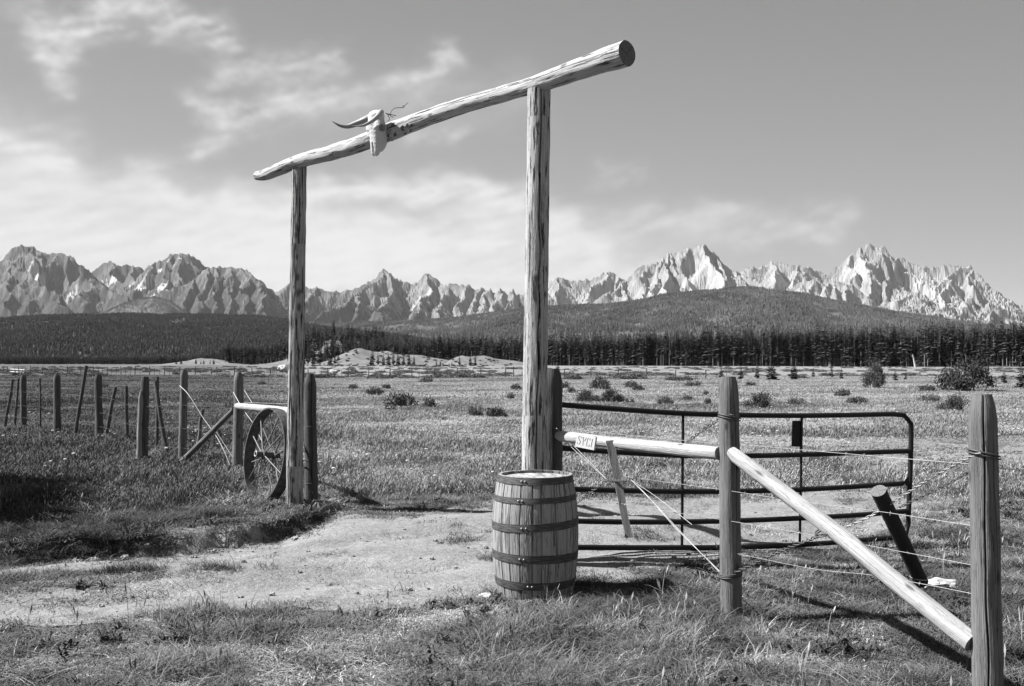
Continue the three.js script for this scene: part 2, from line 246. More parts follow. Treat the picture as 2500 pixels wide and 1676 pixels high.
// hollows bitten out of the ridges, steep on every side
const cirques = [[2212, 9210, 270, 250], [1690, 9090, 120, 130], [1716, 8760, 150, 120], [152, 9230, 190, 200], [98, 9130, 150, 140], [372, 9400, 170, 150], [2412, 8990, 150, 140], [1590, 9060, 80, 90], [965, 9700, 150, 110], [545, 8500, 90, 80], [1500, 10150, 150, 110]].map(([px, d, R, k]) => [X(px, d), -d, R, k * 0.62]);
function mountain(x, z) {
  const wx = x + 55 * n2(x / 480, z / 480) + 22 * n2(x / 150, z / 150 + 3) + 7 * n2(x / 50, z / 50), wz = z + 55 * n2(x / 480 + 9, z / 480) + 22 * n2(x / 150 + 5, z / 150);
  let h = -1e9, near = 1e9;
  for (const s of segs) {
    const t = clamp(((wx - s[0]) * s[3] + (wz - s[1]) * s[4]) / s[6]), q = hypot(wx - s[0] - s[3] * t, wz - s[1] - s[4] * t);
    if (q > 2200) continue;
    const y = s[2] + s[5] * t - (0.55 * q + 200 * (1 - exp(-q / 170)));
    if (y > h) { h = y; near = q; }
  }
  const off = smooth(0, 220, near);
  h += off * (36 * ridged(x / 520 + 3, z / 560, 3) - 6) + (6 + 12 * off) * ridged(x / 120 + h / 300, z / 150 + 7, 4) + (4 + 7 * off) * n2(x / 26, z / 32) + (1.5 + 4 * off) * n2(x / 14, z / 20);
  for (const c of cirques) { const q = hypot(x - c[0], z - c[1]) / c[2] + 0.16 * n2(x / 120, z / 120) + 0.06 * n2(x / 40, z / 40); if (q < 1.1) h -= c[3] * smooth(1.06, 0.62, q); }
  return max(h, 120 + 40 * n2(x / 500, z / 500));
}
{
  const rockMat = new THREE.MeshStandardMaterial({ vertexColors: true, roughness: 1, flatShading: true });
  const bounds = [[-420, 236, 'dark jagged massif at the far left with snow in its hollow'], [236, 692, 'broad grey massif with snow fields left of the tall posts'], [692, 1326, 'lower pale ridge of pinnacles seen between the two tall posts'], [1326, 1824, 'bright toothed massif right of the gateway with a pale gully'], [1824, 2950, 'highest pale peak at the right with a black shadowed wall']];
  for (const [p0, p1, label] of bounds) {
    const nc = Math.round((p1 - p0) / 1.7), nr = 190, pos = new Float32Array((nc + 1) * (nr + 1) * 3), col = new Float32Array(pos.length), idx = [];
    for (let j = 0, i = 0; j <= nr; j++) for (let k = 0; k <= nc; k++, i++) {
      const px = lerp(p0, p1, k / nc), d = lerp(7300, 11900, pow(j / nr, 1.05)), x = X(px, d), z = -d, y = mountain(x, z);
      pos.set([x, y, z], i * 3);
      if (k < nc && j < nr) idx.push(i, i + 1, i + nc + 1, i + 1, i + nc + 2, i + nc + 1);
    }
    const g = new THREE.BufferGeometry(); g.setAttribute('position', new THREE.BufferAttribute(pos, 3)); g.setIndex(idx); g.computeVertexNormals();
    for (let i = 0; i < pos.length / 3; i++) {
      const x = pos[i * 3], y = pos[i * 3 + 1], z = pos[i * 3 + 2], granite = smooth(-3400, 1100, x);  // rock pales to the right; vignetting at the left is mixed into this tone
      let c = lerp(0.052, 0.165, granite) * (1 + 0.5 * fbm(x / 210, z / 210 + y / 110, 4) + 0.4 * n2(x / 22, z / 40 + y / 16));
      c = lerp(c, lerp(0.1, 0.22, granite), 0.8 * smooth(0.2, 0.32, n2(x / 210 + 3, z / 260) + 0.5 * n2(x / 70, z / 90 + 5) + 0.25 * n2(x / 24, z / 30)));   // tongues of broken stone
      for (const p of patches) { const q = hypot((x - p[0]) / p[2], (z - p[1]) / p[3]) + 0.3 * n2(x / 55, z / 60) + 0.16 * n2(x / 20, z / 24); if (q < 1) c = p[4]; }
      const tl = 640 + 90 * n2(x / 300, z / 300) - 250 * granite; if (y < tl + 170 * n2(x / 110, z / 140) + 120 * n2(x / 34, z / 50)) c = 0.024 + 0.012 * n2(x / 60, z / 60);   // forest climbs the lower slopes
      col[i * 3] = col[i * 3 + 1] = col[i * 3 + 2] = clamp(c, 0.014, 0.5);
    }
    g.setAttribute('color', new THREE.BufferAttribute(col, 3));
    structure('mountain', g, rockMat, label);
  }
}

// ------------------------------------------------------------------ forested foothills
const hillDefs = [
  ['hill', 7000, 5600, [[120, 800], [200, 775], [250, 762], [300, 740], [340, 728], [375, 724], [410, 731], [440, 752], [470, 775], [520, 800]], 9000, 'small wooded knob below the left mountains'],
  ['hill', 4900, 2900, [[420, 815], [600, 800], [744, 797], [800, 789], [900, 785], [1000, 783], [1100, 776], [1200, 763], [1271, 752], [1340, 748], [1500, 742], [1700, 745], [1900, 770], [2100, 800]], 60000, 'long forested slope seen between the tall posts'],
  ['hill', 3600, 1500, [[-450, 760], [-200, 772], [0, 780], [60, 774], [150, 771], [300, 769], [450, 769], [570, 771], [640, 775], [700, 783], [744, 792], [850, 806], [1000, 822], [1200, 850]], 80000, 'flat topped dark forested ridge at the left'],
  ['hill', 3800, 1700, [[1050, 835], [1150, 800], [1250, 768], [1340, 750], [1460, 747], [1538, 738], [1610, 723], [1700, 714], [1790, 706], [1835, 705], [1948, 717], [2040, 735], [2130, 750], [2220, 768], [2280, 777], [2400, 792], [2600, 805], [2950, 800]], 80000, 'rounded forested hill in front of the bright peaks'],
];
const hillHeight = (def, px, d) => { const [, D, D0, tab] = def, crest = 1.7 + (886 - table(tab, px)) / FOCAL * D - 9, t = (d - D0) / (D - D0), x = X(px, d);
  const s = t <= 0 ? 0 : t < 1 ? 1 - (1 - t) ** 1.7 : max(0, 1 - 0.6 * (t - 1)); return crest * s * (1 - 0.3 * (1 - s) * 4 * s * (0.5 + 0.5 * ridged(x / 380 + D, d / 800, 3))) + (t < 1.0 ? 6 * s * n2(x / 150, d / 150) * (1 - smooth(0.8, 1, t)) : 0) - 3 * (t <= 0 ? 1 : 0); };
const farTree = (() => {            // a spruce a few pixels tall: ragged tiers
  const r = rng(5), out = [];
  for (let k = 0; k < 4; k++) { const y0 = 0.12 + 0.2 * k, c = new THREE.ConeGeometry(0.17 * (1 - 0.17 * k), 0.36, 6, 1, true).toNonIndexed(); c.translate(0, y0 + 0.18, 0); const p = c.attributes.position; for (let i = 0; i < p.count; i++) { const f = p.getY(i) < y0 + 0.05 ? 0.65 + 0.7 * r() : 1; p.setXYZ(i, p.getX(i) * f, p.getY(i) + (f !== 1 ? 0.05 * (r() - 0.5) : 0), p.getZ(i) * f); } out.push(c); }
  const g = mergeGeometries(out); g.computeVertexNormals(); return g;
})();
function scatter(name, geo, material, list, label, category) {           // list of [x, y, z, sx, sy, turn, tone]
  const m = new THREE.InstancedMesh(geo, material, list.length), q = new THREE.Matrix4(), e = new THREE.Euler(), Q = new THREE.Quaternion(), c = new THREE.Color();
  list.forEach(([x, y, z, sx, sy, a, t, tx = 0, tz = 0], i) => { q.compose(V(x, y, z), Q.setFromEuler(e.set(tx, a, tz)), V(sx, sy, sx)); m.setMatrixAt(i, q); m.setColorAt(i, c.setRGB(t, t, t)); });
  m.name = numbered(name); m.userData.kind = 'stuff'; tag(m, label, category); scene.add(m); return m;
}
const needleMat = mat(1);
hillDefs.forEach((def, n) => {
  const [name, D, D0, tab, count, label] = def, p0 = tab[0][0], p1 = tab[tab.length - 1][0], nc = Math.round((p1 - p0) / 8), nr = 60, pos = [], idx = [];
  for (let j = 0, i = 0; j <= nr; j++) for (let k = 0; k <= nc; k++, i++) { const px = lerp(p0, p1, k / nc), d = lerp(D0, D + 900, j / nr), ends = smooth(0, 0.06, k / nc) * smooth(1, 0.94, k / nc); pos.push(X(px, d), hillHeight(def, px, d) * (0.5 + 0.5 * ends), -d); if (k < nc && j < nr) idx.push(i, i + 1, i + nc + 1, i + 1, i + nc + 2, i + nc + 1); }
  const g = new THREE.BufferGeometry(); g.setAttribute('position', new THREE.Float32BufferAttribute(pos, 3)); g.setIndex(idx); g.computeVertexNormals();
  structure(name, g, mat(n === 2 ? 0.02 : 0.045), label);
  const r = rng(100 + n), list = [];
  while (list.length < count) {
    const px = lerp(p0, p1, r()), d = lerp(D0, D + 60, pow(r(), 0.8)), x = X(px, d); if (n2(x / 260 + 4, d / 420) + 0.4 * n2(x / 60, d / 60) < (n === 2 ? -0.85 : -0.62)) continue;
    const s = (7 + 7 * r() * r()) * (n === 0 ? 1.3 : 1); list.push([x, hillHeight(def, px, d) - 1, -d, s * (0.9 + 0.4 * r()), s, r() * 6.3, (n === 2 ? 0.034 : 0.088) * (0.65 + 0.7 * r() + 0.3 * n2(x / 300, d / 300) + 0.25 * n2(x / 80, d / 110))]);
  }
  scatter('hill_forest', farTree, needleMat, list, 'dark conifer forest covering the ' + label, 'forest');
});

// ------------------------------------------------------------------ grassy knolls in front of the trees
const knollDefs = [       // centre, distance, height, reach to the left, to the right, in depth
  [884, 615, 9.6, 19, 52, 26, 'bare grassy knoll in the middle distance between the tall posts'],
  [812, 760, 17.5, 30, 60, 36, 'higher grassy knoll behind, showing pale among dark trees'],
  [1136, 565, 6.0, 10, 30, 18, 'small pale grassy mound left of the right tall post'],
  [500, 820, 4.6, 24, 40, 40, 'low pale grassy rise left of the left tall post'],
];
const knollBump = ([px, d0, H, sl, sr, sd], x, d) => { const u = x - X(px, d0), e = exp(-(((u / (u < 0 ? sl : sr)) ** 2 + ((d - d0) / sd) ** 2))); return H * e * (1 + 0.22 * n2(x / 24 + px, d / 30)) + 0.5 * e * n2(x / 6, d / 6); };
const knollAt = (x, d) => { let h = 0; for (const k of knollDefs) h = max(h, knollBump(k, x, d)); return h; };
for (const k0 of knollDefs) {
  const [px, d0, , sl, sr, sd, label] = k0;
  const pos = [], col = [], idx = [], N = 56, cx = X(px, d0);
  for (let j = 0, i = 0; j <= N; j++) for (let k = 0; k <= N; k++, i++) {
    const x = lerp(cx - sl * 2.4, cx + sr * 2.4, k / N), d = d0 + (j / N - 0.5) * sd * 4.6;
    pos.push(x, knollBump(k0, x, d) + gh(x, d) - 0.35, -d); const t = 0.105 + 0.05 * fbm(x / 9, d / 9, 3) + 0.03 * n2(x / 2.5, d / 2.5); col.push(t, t, t);
    if (k < N && j < N) idx.push(i, i + 1, i + N + 1, i + 1, i + N + 2, i + N + 1);
  }
  const g = new THREE.BufferGeometry(); g.setAttribute('position', new THREE.Float32BufferAttribute(pos, 3)); g.setAttribute('color', new THREE.Float32BufferAttribute(col, 3)); g.setIndex(idx); g.computeVertexNormals();
  structure('knoll', g, new THREE.MeshStandardMaterial({ vertexColors: true, roughness: 1 }), label);
}

// ------------------------------------------------------------------ conifers of the tree line
function tris(list) { const g = new THREE.BufferGeometry(), p = new Float32Array(list.length * 3); list.forEach((v, i) => p.set([v.x, v.y, v.z], i * 3)); g.setAttribute('position', new THREE.BufferAttribute(p, 3)); g.computeVertexNormals(); return g; }
function conifer(seed, spread, bare, levels, lush) {        // unit height: [trunk, crown]
  const r = rng(seed), tr = new THREE.CylinderGeometry(0.002, 0.0105, 0.97, 6, 6); tr.translate(0, 0.485, 0);
  const lean = V(0.02 * (r() - 0.5), 0, 0.02 * (r() - 0.5)), L = [];
  for (let k = 0; k < levels; k++) {
    const f = (k + r() * 0.6) / levels, y = lerp(bare, 0.985, f), R = spread * pow(1 - f, 0.72) * (0.72 + 0.5 * r()) * (f < 0.12 ? 0.55 + 3 * f : 1) + 0.006, n = lush - Math.round(2 * f);
    for (let b = 0; b < n; b++) {
      if (r() < 0.12) continue;
      const a = r() * 2 * PI, len = R * (0.55 + 0.6 * r()), droop = lerp(-0.42, 0.5, f * f) * len * (0.6 + 0.8 * r()), w = len * (0.3 + 0.22 * r()), yy = y + 0.012 * (r() - 0.5);
      const c = V(0, yy, 0), t = V(cos(a) * len, yy + droop, sin(a) * len), s = V(-sin(a) * w, -w * 0.3, cos(a) * w), m = c.clone().lerp(t, 0.55);
      const p1 = m.clone().add(s), p2 = m.clone().sub(s); p1.y -= 0.004; p2.y -= 0.01;
      L.push(c, p1, t, c, t, p2); if (r() < 0.7) { const d = m.clone(); d.y -= w * (0.6 + 0.5 * r()); L.push(c, d, t); }
    }
  }
  return [tr, tris(L.map((v) => v.add(lean.clone().multiplyScalar(v.y))))];
}
const barkPale = mat(0.12), foliage = [0.024, 0.032, 0.04].map((v) => mat(v)), pineCrown = mat(0.05);
const kinds = [[21, 0.10, 0.30, 30, 6], [22, 0.085, 0.42, 26, 6], [23, 0.125, 0.12, 34, 7], [24, 0.15, 0.06, 34, 7], [25, 0.07, 0.34, 28, 5], [26, 0.11, 0.22, 32, 6]].map((a) => conifer(...a));
const treeTall = (px) => table([[0, 11.5], [430, 11], [530, 17.5], [640, 18], [700, 17.5], [900, 19.5], [1100, 20.5], [1300, 19], [1700, 19.5], [2100, 19.5], [2500, 19.5], [2900, 20]], px);
const treeProto = kinds.map(([tr, cr], i) => { const o = new THREE.Group(), a = new THREE.Mesh(tr, barkPale), b = new THREE.Mesh(cr, foliage[i % 3]); a.name = 'trunk'; b.name = 'crown'; o.add(a, b); return o; });
function plant(i, name, x, d, h, label, group, wide = 1, y0 = null) {
  const o = treeProto[i].clone(); o.name = numbered(name); o.position.set(x, (y0 ?? gh(x, d) + knollAt(x, d)) - 0.15, -d); o.scale.set(h * wide, h, h * wide); o.rotation.y = (x * 7.3 + d * 3.1) % 6.28; scene.add(o); return tag(o, label, 'tree', group);
}
{
  const r = rng(77), lists = kinds.map(() => []);
  const open = (px, d) => {        // places the photograph shows bare
    const x = X(px, d), k = (a, b, d0, d1) => px > a && px < b && d > d0 && d < d1;
    return k(700, 800, 500, 640) || k(800, 905, 500, 660) || k(905, 1000, 560, 640) && r() < 0.75 || k(1066, 1165, 480, 585) || k(395, 540, 600, 955) || k(745, 846, 700, 800) && r() < 0.72;
  };
  // front ranks, each tree a thing of its own
  let made = 0;
  for (let px = -30; px < 2560; px += 9.6 - 2.2 * smooth(1200, 1300, px) + (px < 420 ? 6 : 0)) {
    const young = r() < 0.26, q = px + 5 * (r() - 0.5), d = treeBase(q) + (young ? -22 * r() : 18 * r()); if (open(q, d) || made >= 285) continue;
    plant(floor(r() * 6), 'conifer', X(q, d), d, treeTall(q) * (young ? 0.16 + 0.24 * r() : 0.55 + 0.55 * r()), 'dark conifer standing in the front of the dense tree line beyond the meadow', 'conifers along the front of the tree line', (young ? 1.5 : 1.0) + 0.5 * r()); made++;
  }
  // the wood behind them
  for (let k = 0; k < 8500; k++) {
    const px = lerp(-420, 2950, r()), d = treeBase(px) + 8 + 260 * r() * r(); if (open(px, d)) continue;
    const x = X(px, d), h = treeTall(px) * (0.55 + 0.4 * r() + 0.22 * r() * r()); lists[floor(r() * 6)].push([x, gh(x, d) + knollAt(x, d) - 0.2, -d, h * (1.0 + 0.5 * r()), h, r() * 6.3, 0.024 + 0.022 * r()]);
  }
  for (let k = 0; k < 26000; k++) {
    const px = lerp(-420, 2950, r()), d0 = treeBase(px) + 220, d = lerp(d0, 2300, r()), x = X(px, d), h = treeTall(px) * (0.6 + 0.5 * r()); if (n2(x / 120, d / 160) < -0.5) continue;
    lists[floor(r() * 6)].push([x, gh(x, d) - 0.2, -d, h * (1.2 + 0.5 * r()), h, r() * 6.3, 0.03 + 0.02 * r()]);
  }
  kinds.forEach(([tr, cr], i) => { scatter('forest', cr, mat(1), lists[i], 'dense dark conifer wood behind the tree line across the valley floor', 'forest'); });
  const trunks = lists.flatMap((l) => l.filter((t) => t[2] > -760)).map((t) => { const u = t.slice(); u[6] = 0.07 + 0.11 * r(); u[3] = u[4] * 1.25; return u; });
  scatter('forest_trunks', kinds[0][0], mat(1), trunks, 'thin pale trunks showing between the dark conifer crowns', 'forest');
  // scattered trees on the knolls
  for (const [px, py, hpx, k] of [[848, 887, 28, 3], [868, 872, 15, 5], [878, 872, 14, 2], [889, 874, 9, 5], [866, 890, 9, 3], [890, 893, 10, 2], [898, 866, 12, 5]]) { const d = px < 852 ? 632 : 622; plant(k, 'conifer', X(px, d), d, hpx / FOCAL * d, 'single conifer growing on the bare grassy knoll', 'conifers dotted over the grassy knoll', 1.5); }
  for (const [px, hpx, k] of [[908, 46, 3], [922, 34, 2], [936, 30, 3], [948, 36, 3], [960, 40, 2], [972, 36, 3], [985, 34, 2], [998, 32, 3], [1010, 30, 2]]) { const d = 540 + 18 * r(); plant(k, 'conifer', X(px, d), d, hpx / FOCAL * d, 'bushy dark conifer in the clump at the right foot of the grassy knoll', 'conifers clumped at the foot of the knoll', 1.4, gh(0, d)); }
  for (const [px, hpx, k] of [[710, 40, 3], [724, 42, 2], [738, 46, 3], [752, 44, 2], [766, 42, 3], [780, 46, 3], [793, 44, 2], [806, 40, 3], [818, 34, 2], [826, 32, 3]]) { const d = (px < 800 ? 612 : 585) + 20 * r(); plant(k, 'conifer', X(px, d), d, hpx / FOCAL * d * 1.05, 'dark conifer in the grove left of the bare grassy knoll', 'conifers left of the grassy knoll', 1.35, gh(0, d) + 0.3); }
  for (const [px, hpx, k] of [[1096, 11, 2], [1103, 12, 3], [1122, 30, 2], [1148, 28, 3], [1160, 24, 3], [1075, 16, 3], [1065, 18, 2]]) { const d = 535; plant(k, 'conifer', X(px, d), d, hpx / FOCAL * d, 'small conifer beside the low pale mound', 'conifers beside the low pale mound', 1.4, gh(0, d)); }
  for (const [px, hpx, k] of [[430, 14, 3], [442, 17, 3], [490, 9, 3], [497, 13, 3], [513, 12, 2], [522, 13, 3], [478, 16, 3], [520, 14, 2]]) { const d = 760; plant(k, 'conifer', X(px, d), d, hpx / FOCAL * d, 'small bushy conifer on the low rise at the left', 'conifers on the low rise at the left', 1.7); }
}
// young pines and bushes that stand out on the open meadow
for (const [px, py, hpx, wide, k, label] of [
  [1760, 925, 34, 1.9, 3, 'young bushy pine behind the middle fence post, leftmost of its cluster'],
  [1808, 929, 40, 1.7, 3, 'young pine in the dark cluster, second from its left end'],
  [1848, 927, 48, 1.5, 2, 'upright young pine in the middle of the dark pine cluster'],
  [1884, 930, 64, 1.9, 3, 'tallest bushy pine of the dark cluster on the meadow'],
  [1938, 928, 54, 1.7, 3, 'dark rounded pine at the right end of the pine cluster'],
  [1986, 920, 28, 1.6, 3, 'pale slim young pine just right of the dark pine cluster'],
  [2031, 920, 38, 1.4, 2, 'slender young conifer with a shadow, left of a matching pair'],
  [2055, 924, 31, 1.5, 3, 'short dark conifer casting a long shadow on the pale meadow'],
  [2187, 928, 32, 1.9, 3, 'rounded small pine, left one of the close pair in the far meadow'],
  [2211, 926, 30, 1.4, 2, 'narrow small pine, right one of the close pair in the far meadow'],
  [2453, 937, 42, 1.7, 3, 'dark young pine standing right of the big willow bush'],
  [1361, 910, 26, 2.2, 3, 'low dark pine half hidden behind the right tall post'],
  [2492, 952, 66, 1.8, 3, 'dark pine cut off by the right edge of the picture'],
]) { const d = EYE * FOCAL / (py - 886); plant(k, 'young_pine', X(px, d), d, hpx / FOCAL * d, label, undefined, wide); }
{ // dead tree
  const d = 352, b = P(2236, 897, d), L = (p, q, r0, r1) => { const v = q.clone().sub(p), g = new THREE.CylinderGeometry(r1, r0, v.length(), 6); g.applyQuaternion(new THREE.Quaternion().setFromUnitVectors(V(0, 1, 0), v.clone().normalize())); g.translate(...p.clone().lerp(q, 0.5).toArray()); return g; };
  const o = thing('dead_tree', b, 'broken pale dead tree at the foot of the tree line', 'tree'), q = (px, py) => P(px, py, d), pale = mat(0.4);
  part(o, 'trunk', L(q(2236, 898), q(2229, 866), 0.45, 0.12), pale); part(o, 'branch', L(q(2235, 890), q(2244, 893), 0.2, 0.1), pale); part(o, 'branch', L(q(2234, 884), q(2243, 880), 0.15, 0.05), pale); part(o, 'branch', L(q(2231, 874), q(2225, 868), 0.12, 0.05), pale);
}

// ------------------------------------------------------------------ shrubs
function bushGeo(seed, n, leaf, open) {
  const r = rng(seed), L = [], stems = [];
  for (let k = 0; k < 11; k++) { const a = r() * 6.3, t = V(cos(a) * (0.2 + 0.5 * r()), 0.55 + 0.4 * r(), sin(a) * (0.2 + 0.5 * r())), g = new THREE.CylinderGeometry(0.008, 0.018, t.length(), 4, 1, true); g.applyQuaternion(new THREE.Quaternion().setFromUnitVectors(V(0, 1, 0), t.clone().normalize())); g.translate(t.x / 2, t.y / 2, t.z / 2); stems.push(g); }
  const clumps = []; for (let k = 0; k < 26; k++) { const a = r() * 6.3, q = sqrt(r()), top = sqrt(max(0, 1 - q * q * 0.9)); clumps.push([cos(a) * q * 0.82, (0.25 + 0.62 * r()) * top, sin(a) * q * 0.82, 0.1 + open * 0.22 * r()]); }
  for (let k = 0; k < n; k++) {
    const c = clumps[floor(r() * clumps.length)], g = () => (r() + r() + r() - 1.5) * 1.25, p = V(c[0] + c[3] * g(), max(0.02, c[1] + c[3] * g()), c[2] + c[3] * g());
    const u = V(r() - 0.5, r() * 1.1, r() - 0.5).normalize().multiplyScalar(leaf * (0.7 + 0.8 * r())), w = V(r() - 0.5, r() - 0.5, r() - 0.5).cross(u).normalize().multiplyScalar(leaf * 0.24), m = p.clone().addScaledVector(u, 0.5);
    L.push(p, m.clone().add(w), p.clone().add(u), p, p.clone().add(u), m.clone().sub(w));
  }
  return [mergeGeometries(stems), tris(L)];
}
const sage = [bushGeo(31, 900, 0.16, 0.9), bushGeo(32, 800, 0.18, 1.0), bushGeo(33, 950, 0.15, 0.8)], willow = bushGeo(34, 4200, 0.085, 0.75), bigShrub = bushGeo(35, 9000, 0.1, 0.75);
const stemMat = mat(0.09), leafMats = [0.03, 0.05, 0.07].map((v) => mat(v));
function bush([st, lf], name, at, w, h, m, label, group, category = 'shrub') {
  const o = thing(name, at, label, category, group); for (const [n, g, k] of [['stems', st, stemMat], ['foliage', lf, m]]) { const q = new THREE.Mesh(g, k); q.name = n; q.scale.set(w / 2, h, w / 2); q.rotation.y = (at.x * 5.7 + at.z) % 6.28; o.add(q); } return o;
}
[[978, 996, 68, 30], [1047, 1001, 30, 24], [915, 966, 40, 17], [862, 951, 22, 10], [942, 951, 22, 11], [1040, 933, 34, 10], [780, 925, 34, 9], [945, 1004, 12, 9], [960, 1008, 13, 11], [1160, 1016, 38, 18], [1208, 1017, 50, 20], [1247, 978, 17, 14], [1259, 954, 26, 12], [940, 926, 38, 9],
  [1538, 987, 22, 13], [1466, 951, 46, 27], [1559, 955, 32, 13], [1373, 948, 33, 16], [1394, 961, 20, 10], [1538, 948, 32, 14], [1625, 990, 36, 18], [1679, 981, 28, 11], [1727, 990, 17, 12], [1691, 945, 36, 12], [1724, 966, 13, 8], [1834, 945, 24, 9], [2058, 969, 38, 14], [1944, 993, 48, 17], [2094, 990, 48, 16], [2268, 988, 50, 18], [1400, 930, 50, 9], [1530, 929, 90, 12], [1660, 932, 70, 10], [1780, 938, 40, 9], [2260, 958, 40, 12], [640, 938, 20, 8], [580, 925, 22, 7], [250, 945, 26, 8], [430, 915, 20, 6]].forEach(([px, py, w, h], i) => {
  const d = EYE * FOCAL / (py - 886), s = d / FOCAL, x = X(px, d); bush(sage[i % 3], 'sagebrush', V(x, gh(x, d) - 0.02, -d), w * s * 1.2, h * s * 1.15 + 0.08, leafMats[1 + i % 2], 'low dark sagebrush clump on the open grass meadow', 'sagebrush clumps dotted over the meadow');
});
for (const [px, py, w, h, m, label] of [
  [1433, 984, 72, 26, 1, 'wide leafy bush behind the top rail of the metal gate, left of a taller one'],
  [1496, 987, 60, 32, 0, 'dark leafy bush behind the gate top rail, right half of a touching pair'],
  [1861, 999, 84, 34, 1, 'broad ragged bush between the middle post and the added gate panel, above the top rail'],
  [2133, 951, 54, 54, 2, 'tall pale loose bush alone in the right meadow'],
  [2334, 1005, 80, 36, 1, 'spreading bush just left of the right fence post'],
]) { const d = EYE * FOCAL / (py - 886), s = d / FOCAL, x = X(px, d); bush(willow, 'meadow_bush', V(x, gh(x, d) - 0.03, -d), w * s * 1.1, h * s * 1.2, leafMats[m], label); }
{ const d = 58, x = X(2357, d); bush(willow, 'willow_bush', V(x, gh(x, d) - 0.05, -d), 3.3, 1.75, leafMats[0], 'largest dark bush in the right meadow, above the right fence post'); }
for (const [x, d, w, h] of [[-9.4, 9.3, 2.6, 4.6], [-9.5, 10.5, 2.9, 5.0], [-9.5, 11.8, 2.9, 5.0], [-9.6, 13.0, 2.7, 4.6]]) bush(bigShrub, 'large_shrub', V(x, 0, -d), w, h, leafMats[0], 'tall dense shrub beside the left edge, throwing the black shadow on the turf', 'tall shrubs outside the left edge');

{ // low brush on the knolls and along the far edge of the meadow, too small to tell apart
  const r = rng(91), l = []; let n = 0;
  while (n < 420) { const px = lerp(690, 1250, r()), d = lerp(430, 660, r()), x = X(px, d), k = knollAt(x, d); if (k < 0.4 && r() < 0.75) continue; const s = 0.5 + 1.1 * r() * r(); l.push([x, gh(x, d) + k - 0.35, -d, s * 1.2, s, r() * 6, 0.05 + 0.05 * r()]); n++; }
  while (n < 1500) { const d = lerp(105, 400, r() ** 1.5), x = (r() * 2 - 1) * 0.56 * d; if (n2(x * 0.012, d * 0.05) + 0.5 * n2(x * 0.05, d * 0.11) < 0.15) continue; const s = 0.25 + 0.5 * r(); l.push([x, gh(x, d) - 0.1, -d, s * 1.8, s * 0.8, r() * 6, 0.075 + 0.06 * r()]); n++; }
  scatter('brush', sage[1][1], mat(1), l, 'low brush speckling the far edge of the meadow and the knolls', 'brush');
}

// boulders
function rock(seed, sx, sy, sz, rough = 0.25) { const g = new THREE.IcosahedronGeometry(1, 3), p = g.attributes.position; for (let i = 0; i < p.count; i++) { const v = V(p.getX(i), p.getY(i), p.getZ(i)), k = 1 + rough * n3(v.x * 1.3 + seed, v.y * 1.3, v.z * 1.3) + 0.3 * rough * n3(v.x * 4 + seed, v.y * 4, v.z * 4); p.setXYZ(i, v.x * k * sx, v.y * k * sy, v.z * k * sz); } g.computeVertexNormals(); return g; }
const stoneMat = mat(0.3), stonePale = mat(0.36);
{
  const put = (name, px, d, y, g, m, label, cat) => { const at = V(X(px, d), y, -d); g.translate(at.x, at.y, at.z); solo(name, g, m, at, label, cat); };
  put('boulder', 691, 205, 0.4, rock(3, 1.1, 0.85, 0.9), stonePale, 'white boulder out in the meadow touching the left tall post', 'boulder');
  put('boulder', 814, 165, 0.2, rock(5, 0.75, 0.35, 0.6), stonePale, 'flat white boulder on the far fence line right of the left tall post', 'boulder');
  put('stone', 2290, 7.35, gh(X(2290, 7.35), 7.35) + 0.03, rock(7, 0.13, 0.045, 0.09, 0.3), stonePale, 'pale flat stone lying under the hanging dark post', 'stone');
  put('stone', 1805, 6.5, gh(X(1805, 6.5), 6.5) + 0.012, rock(9, 0.023, 0.021, 0.022, 0.12), mat(0.6), 'small round white stone at the foot of the middle fence post', 'stone');
  put('stone', 1192, 7.35, gh(X(1192, 7.35), 7.35) + 0.012, rock(11, 0.075, 0.022, 0.05, 0.25), stonePale, 'flat pale stone in the grass at the left foot of the barrel', 'stone');
}

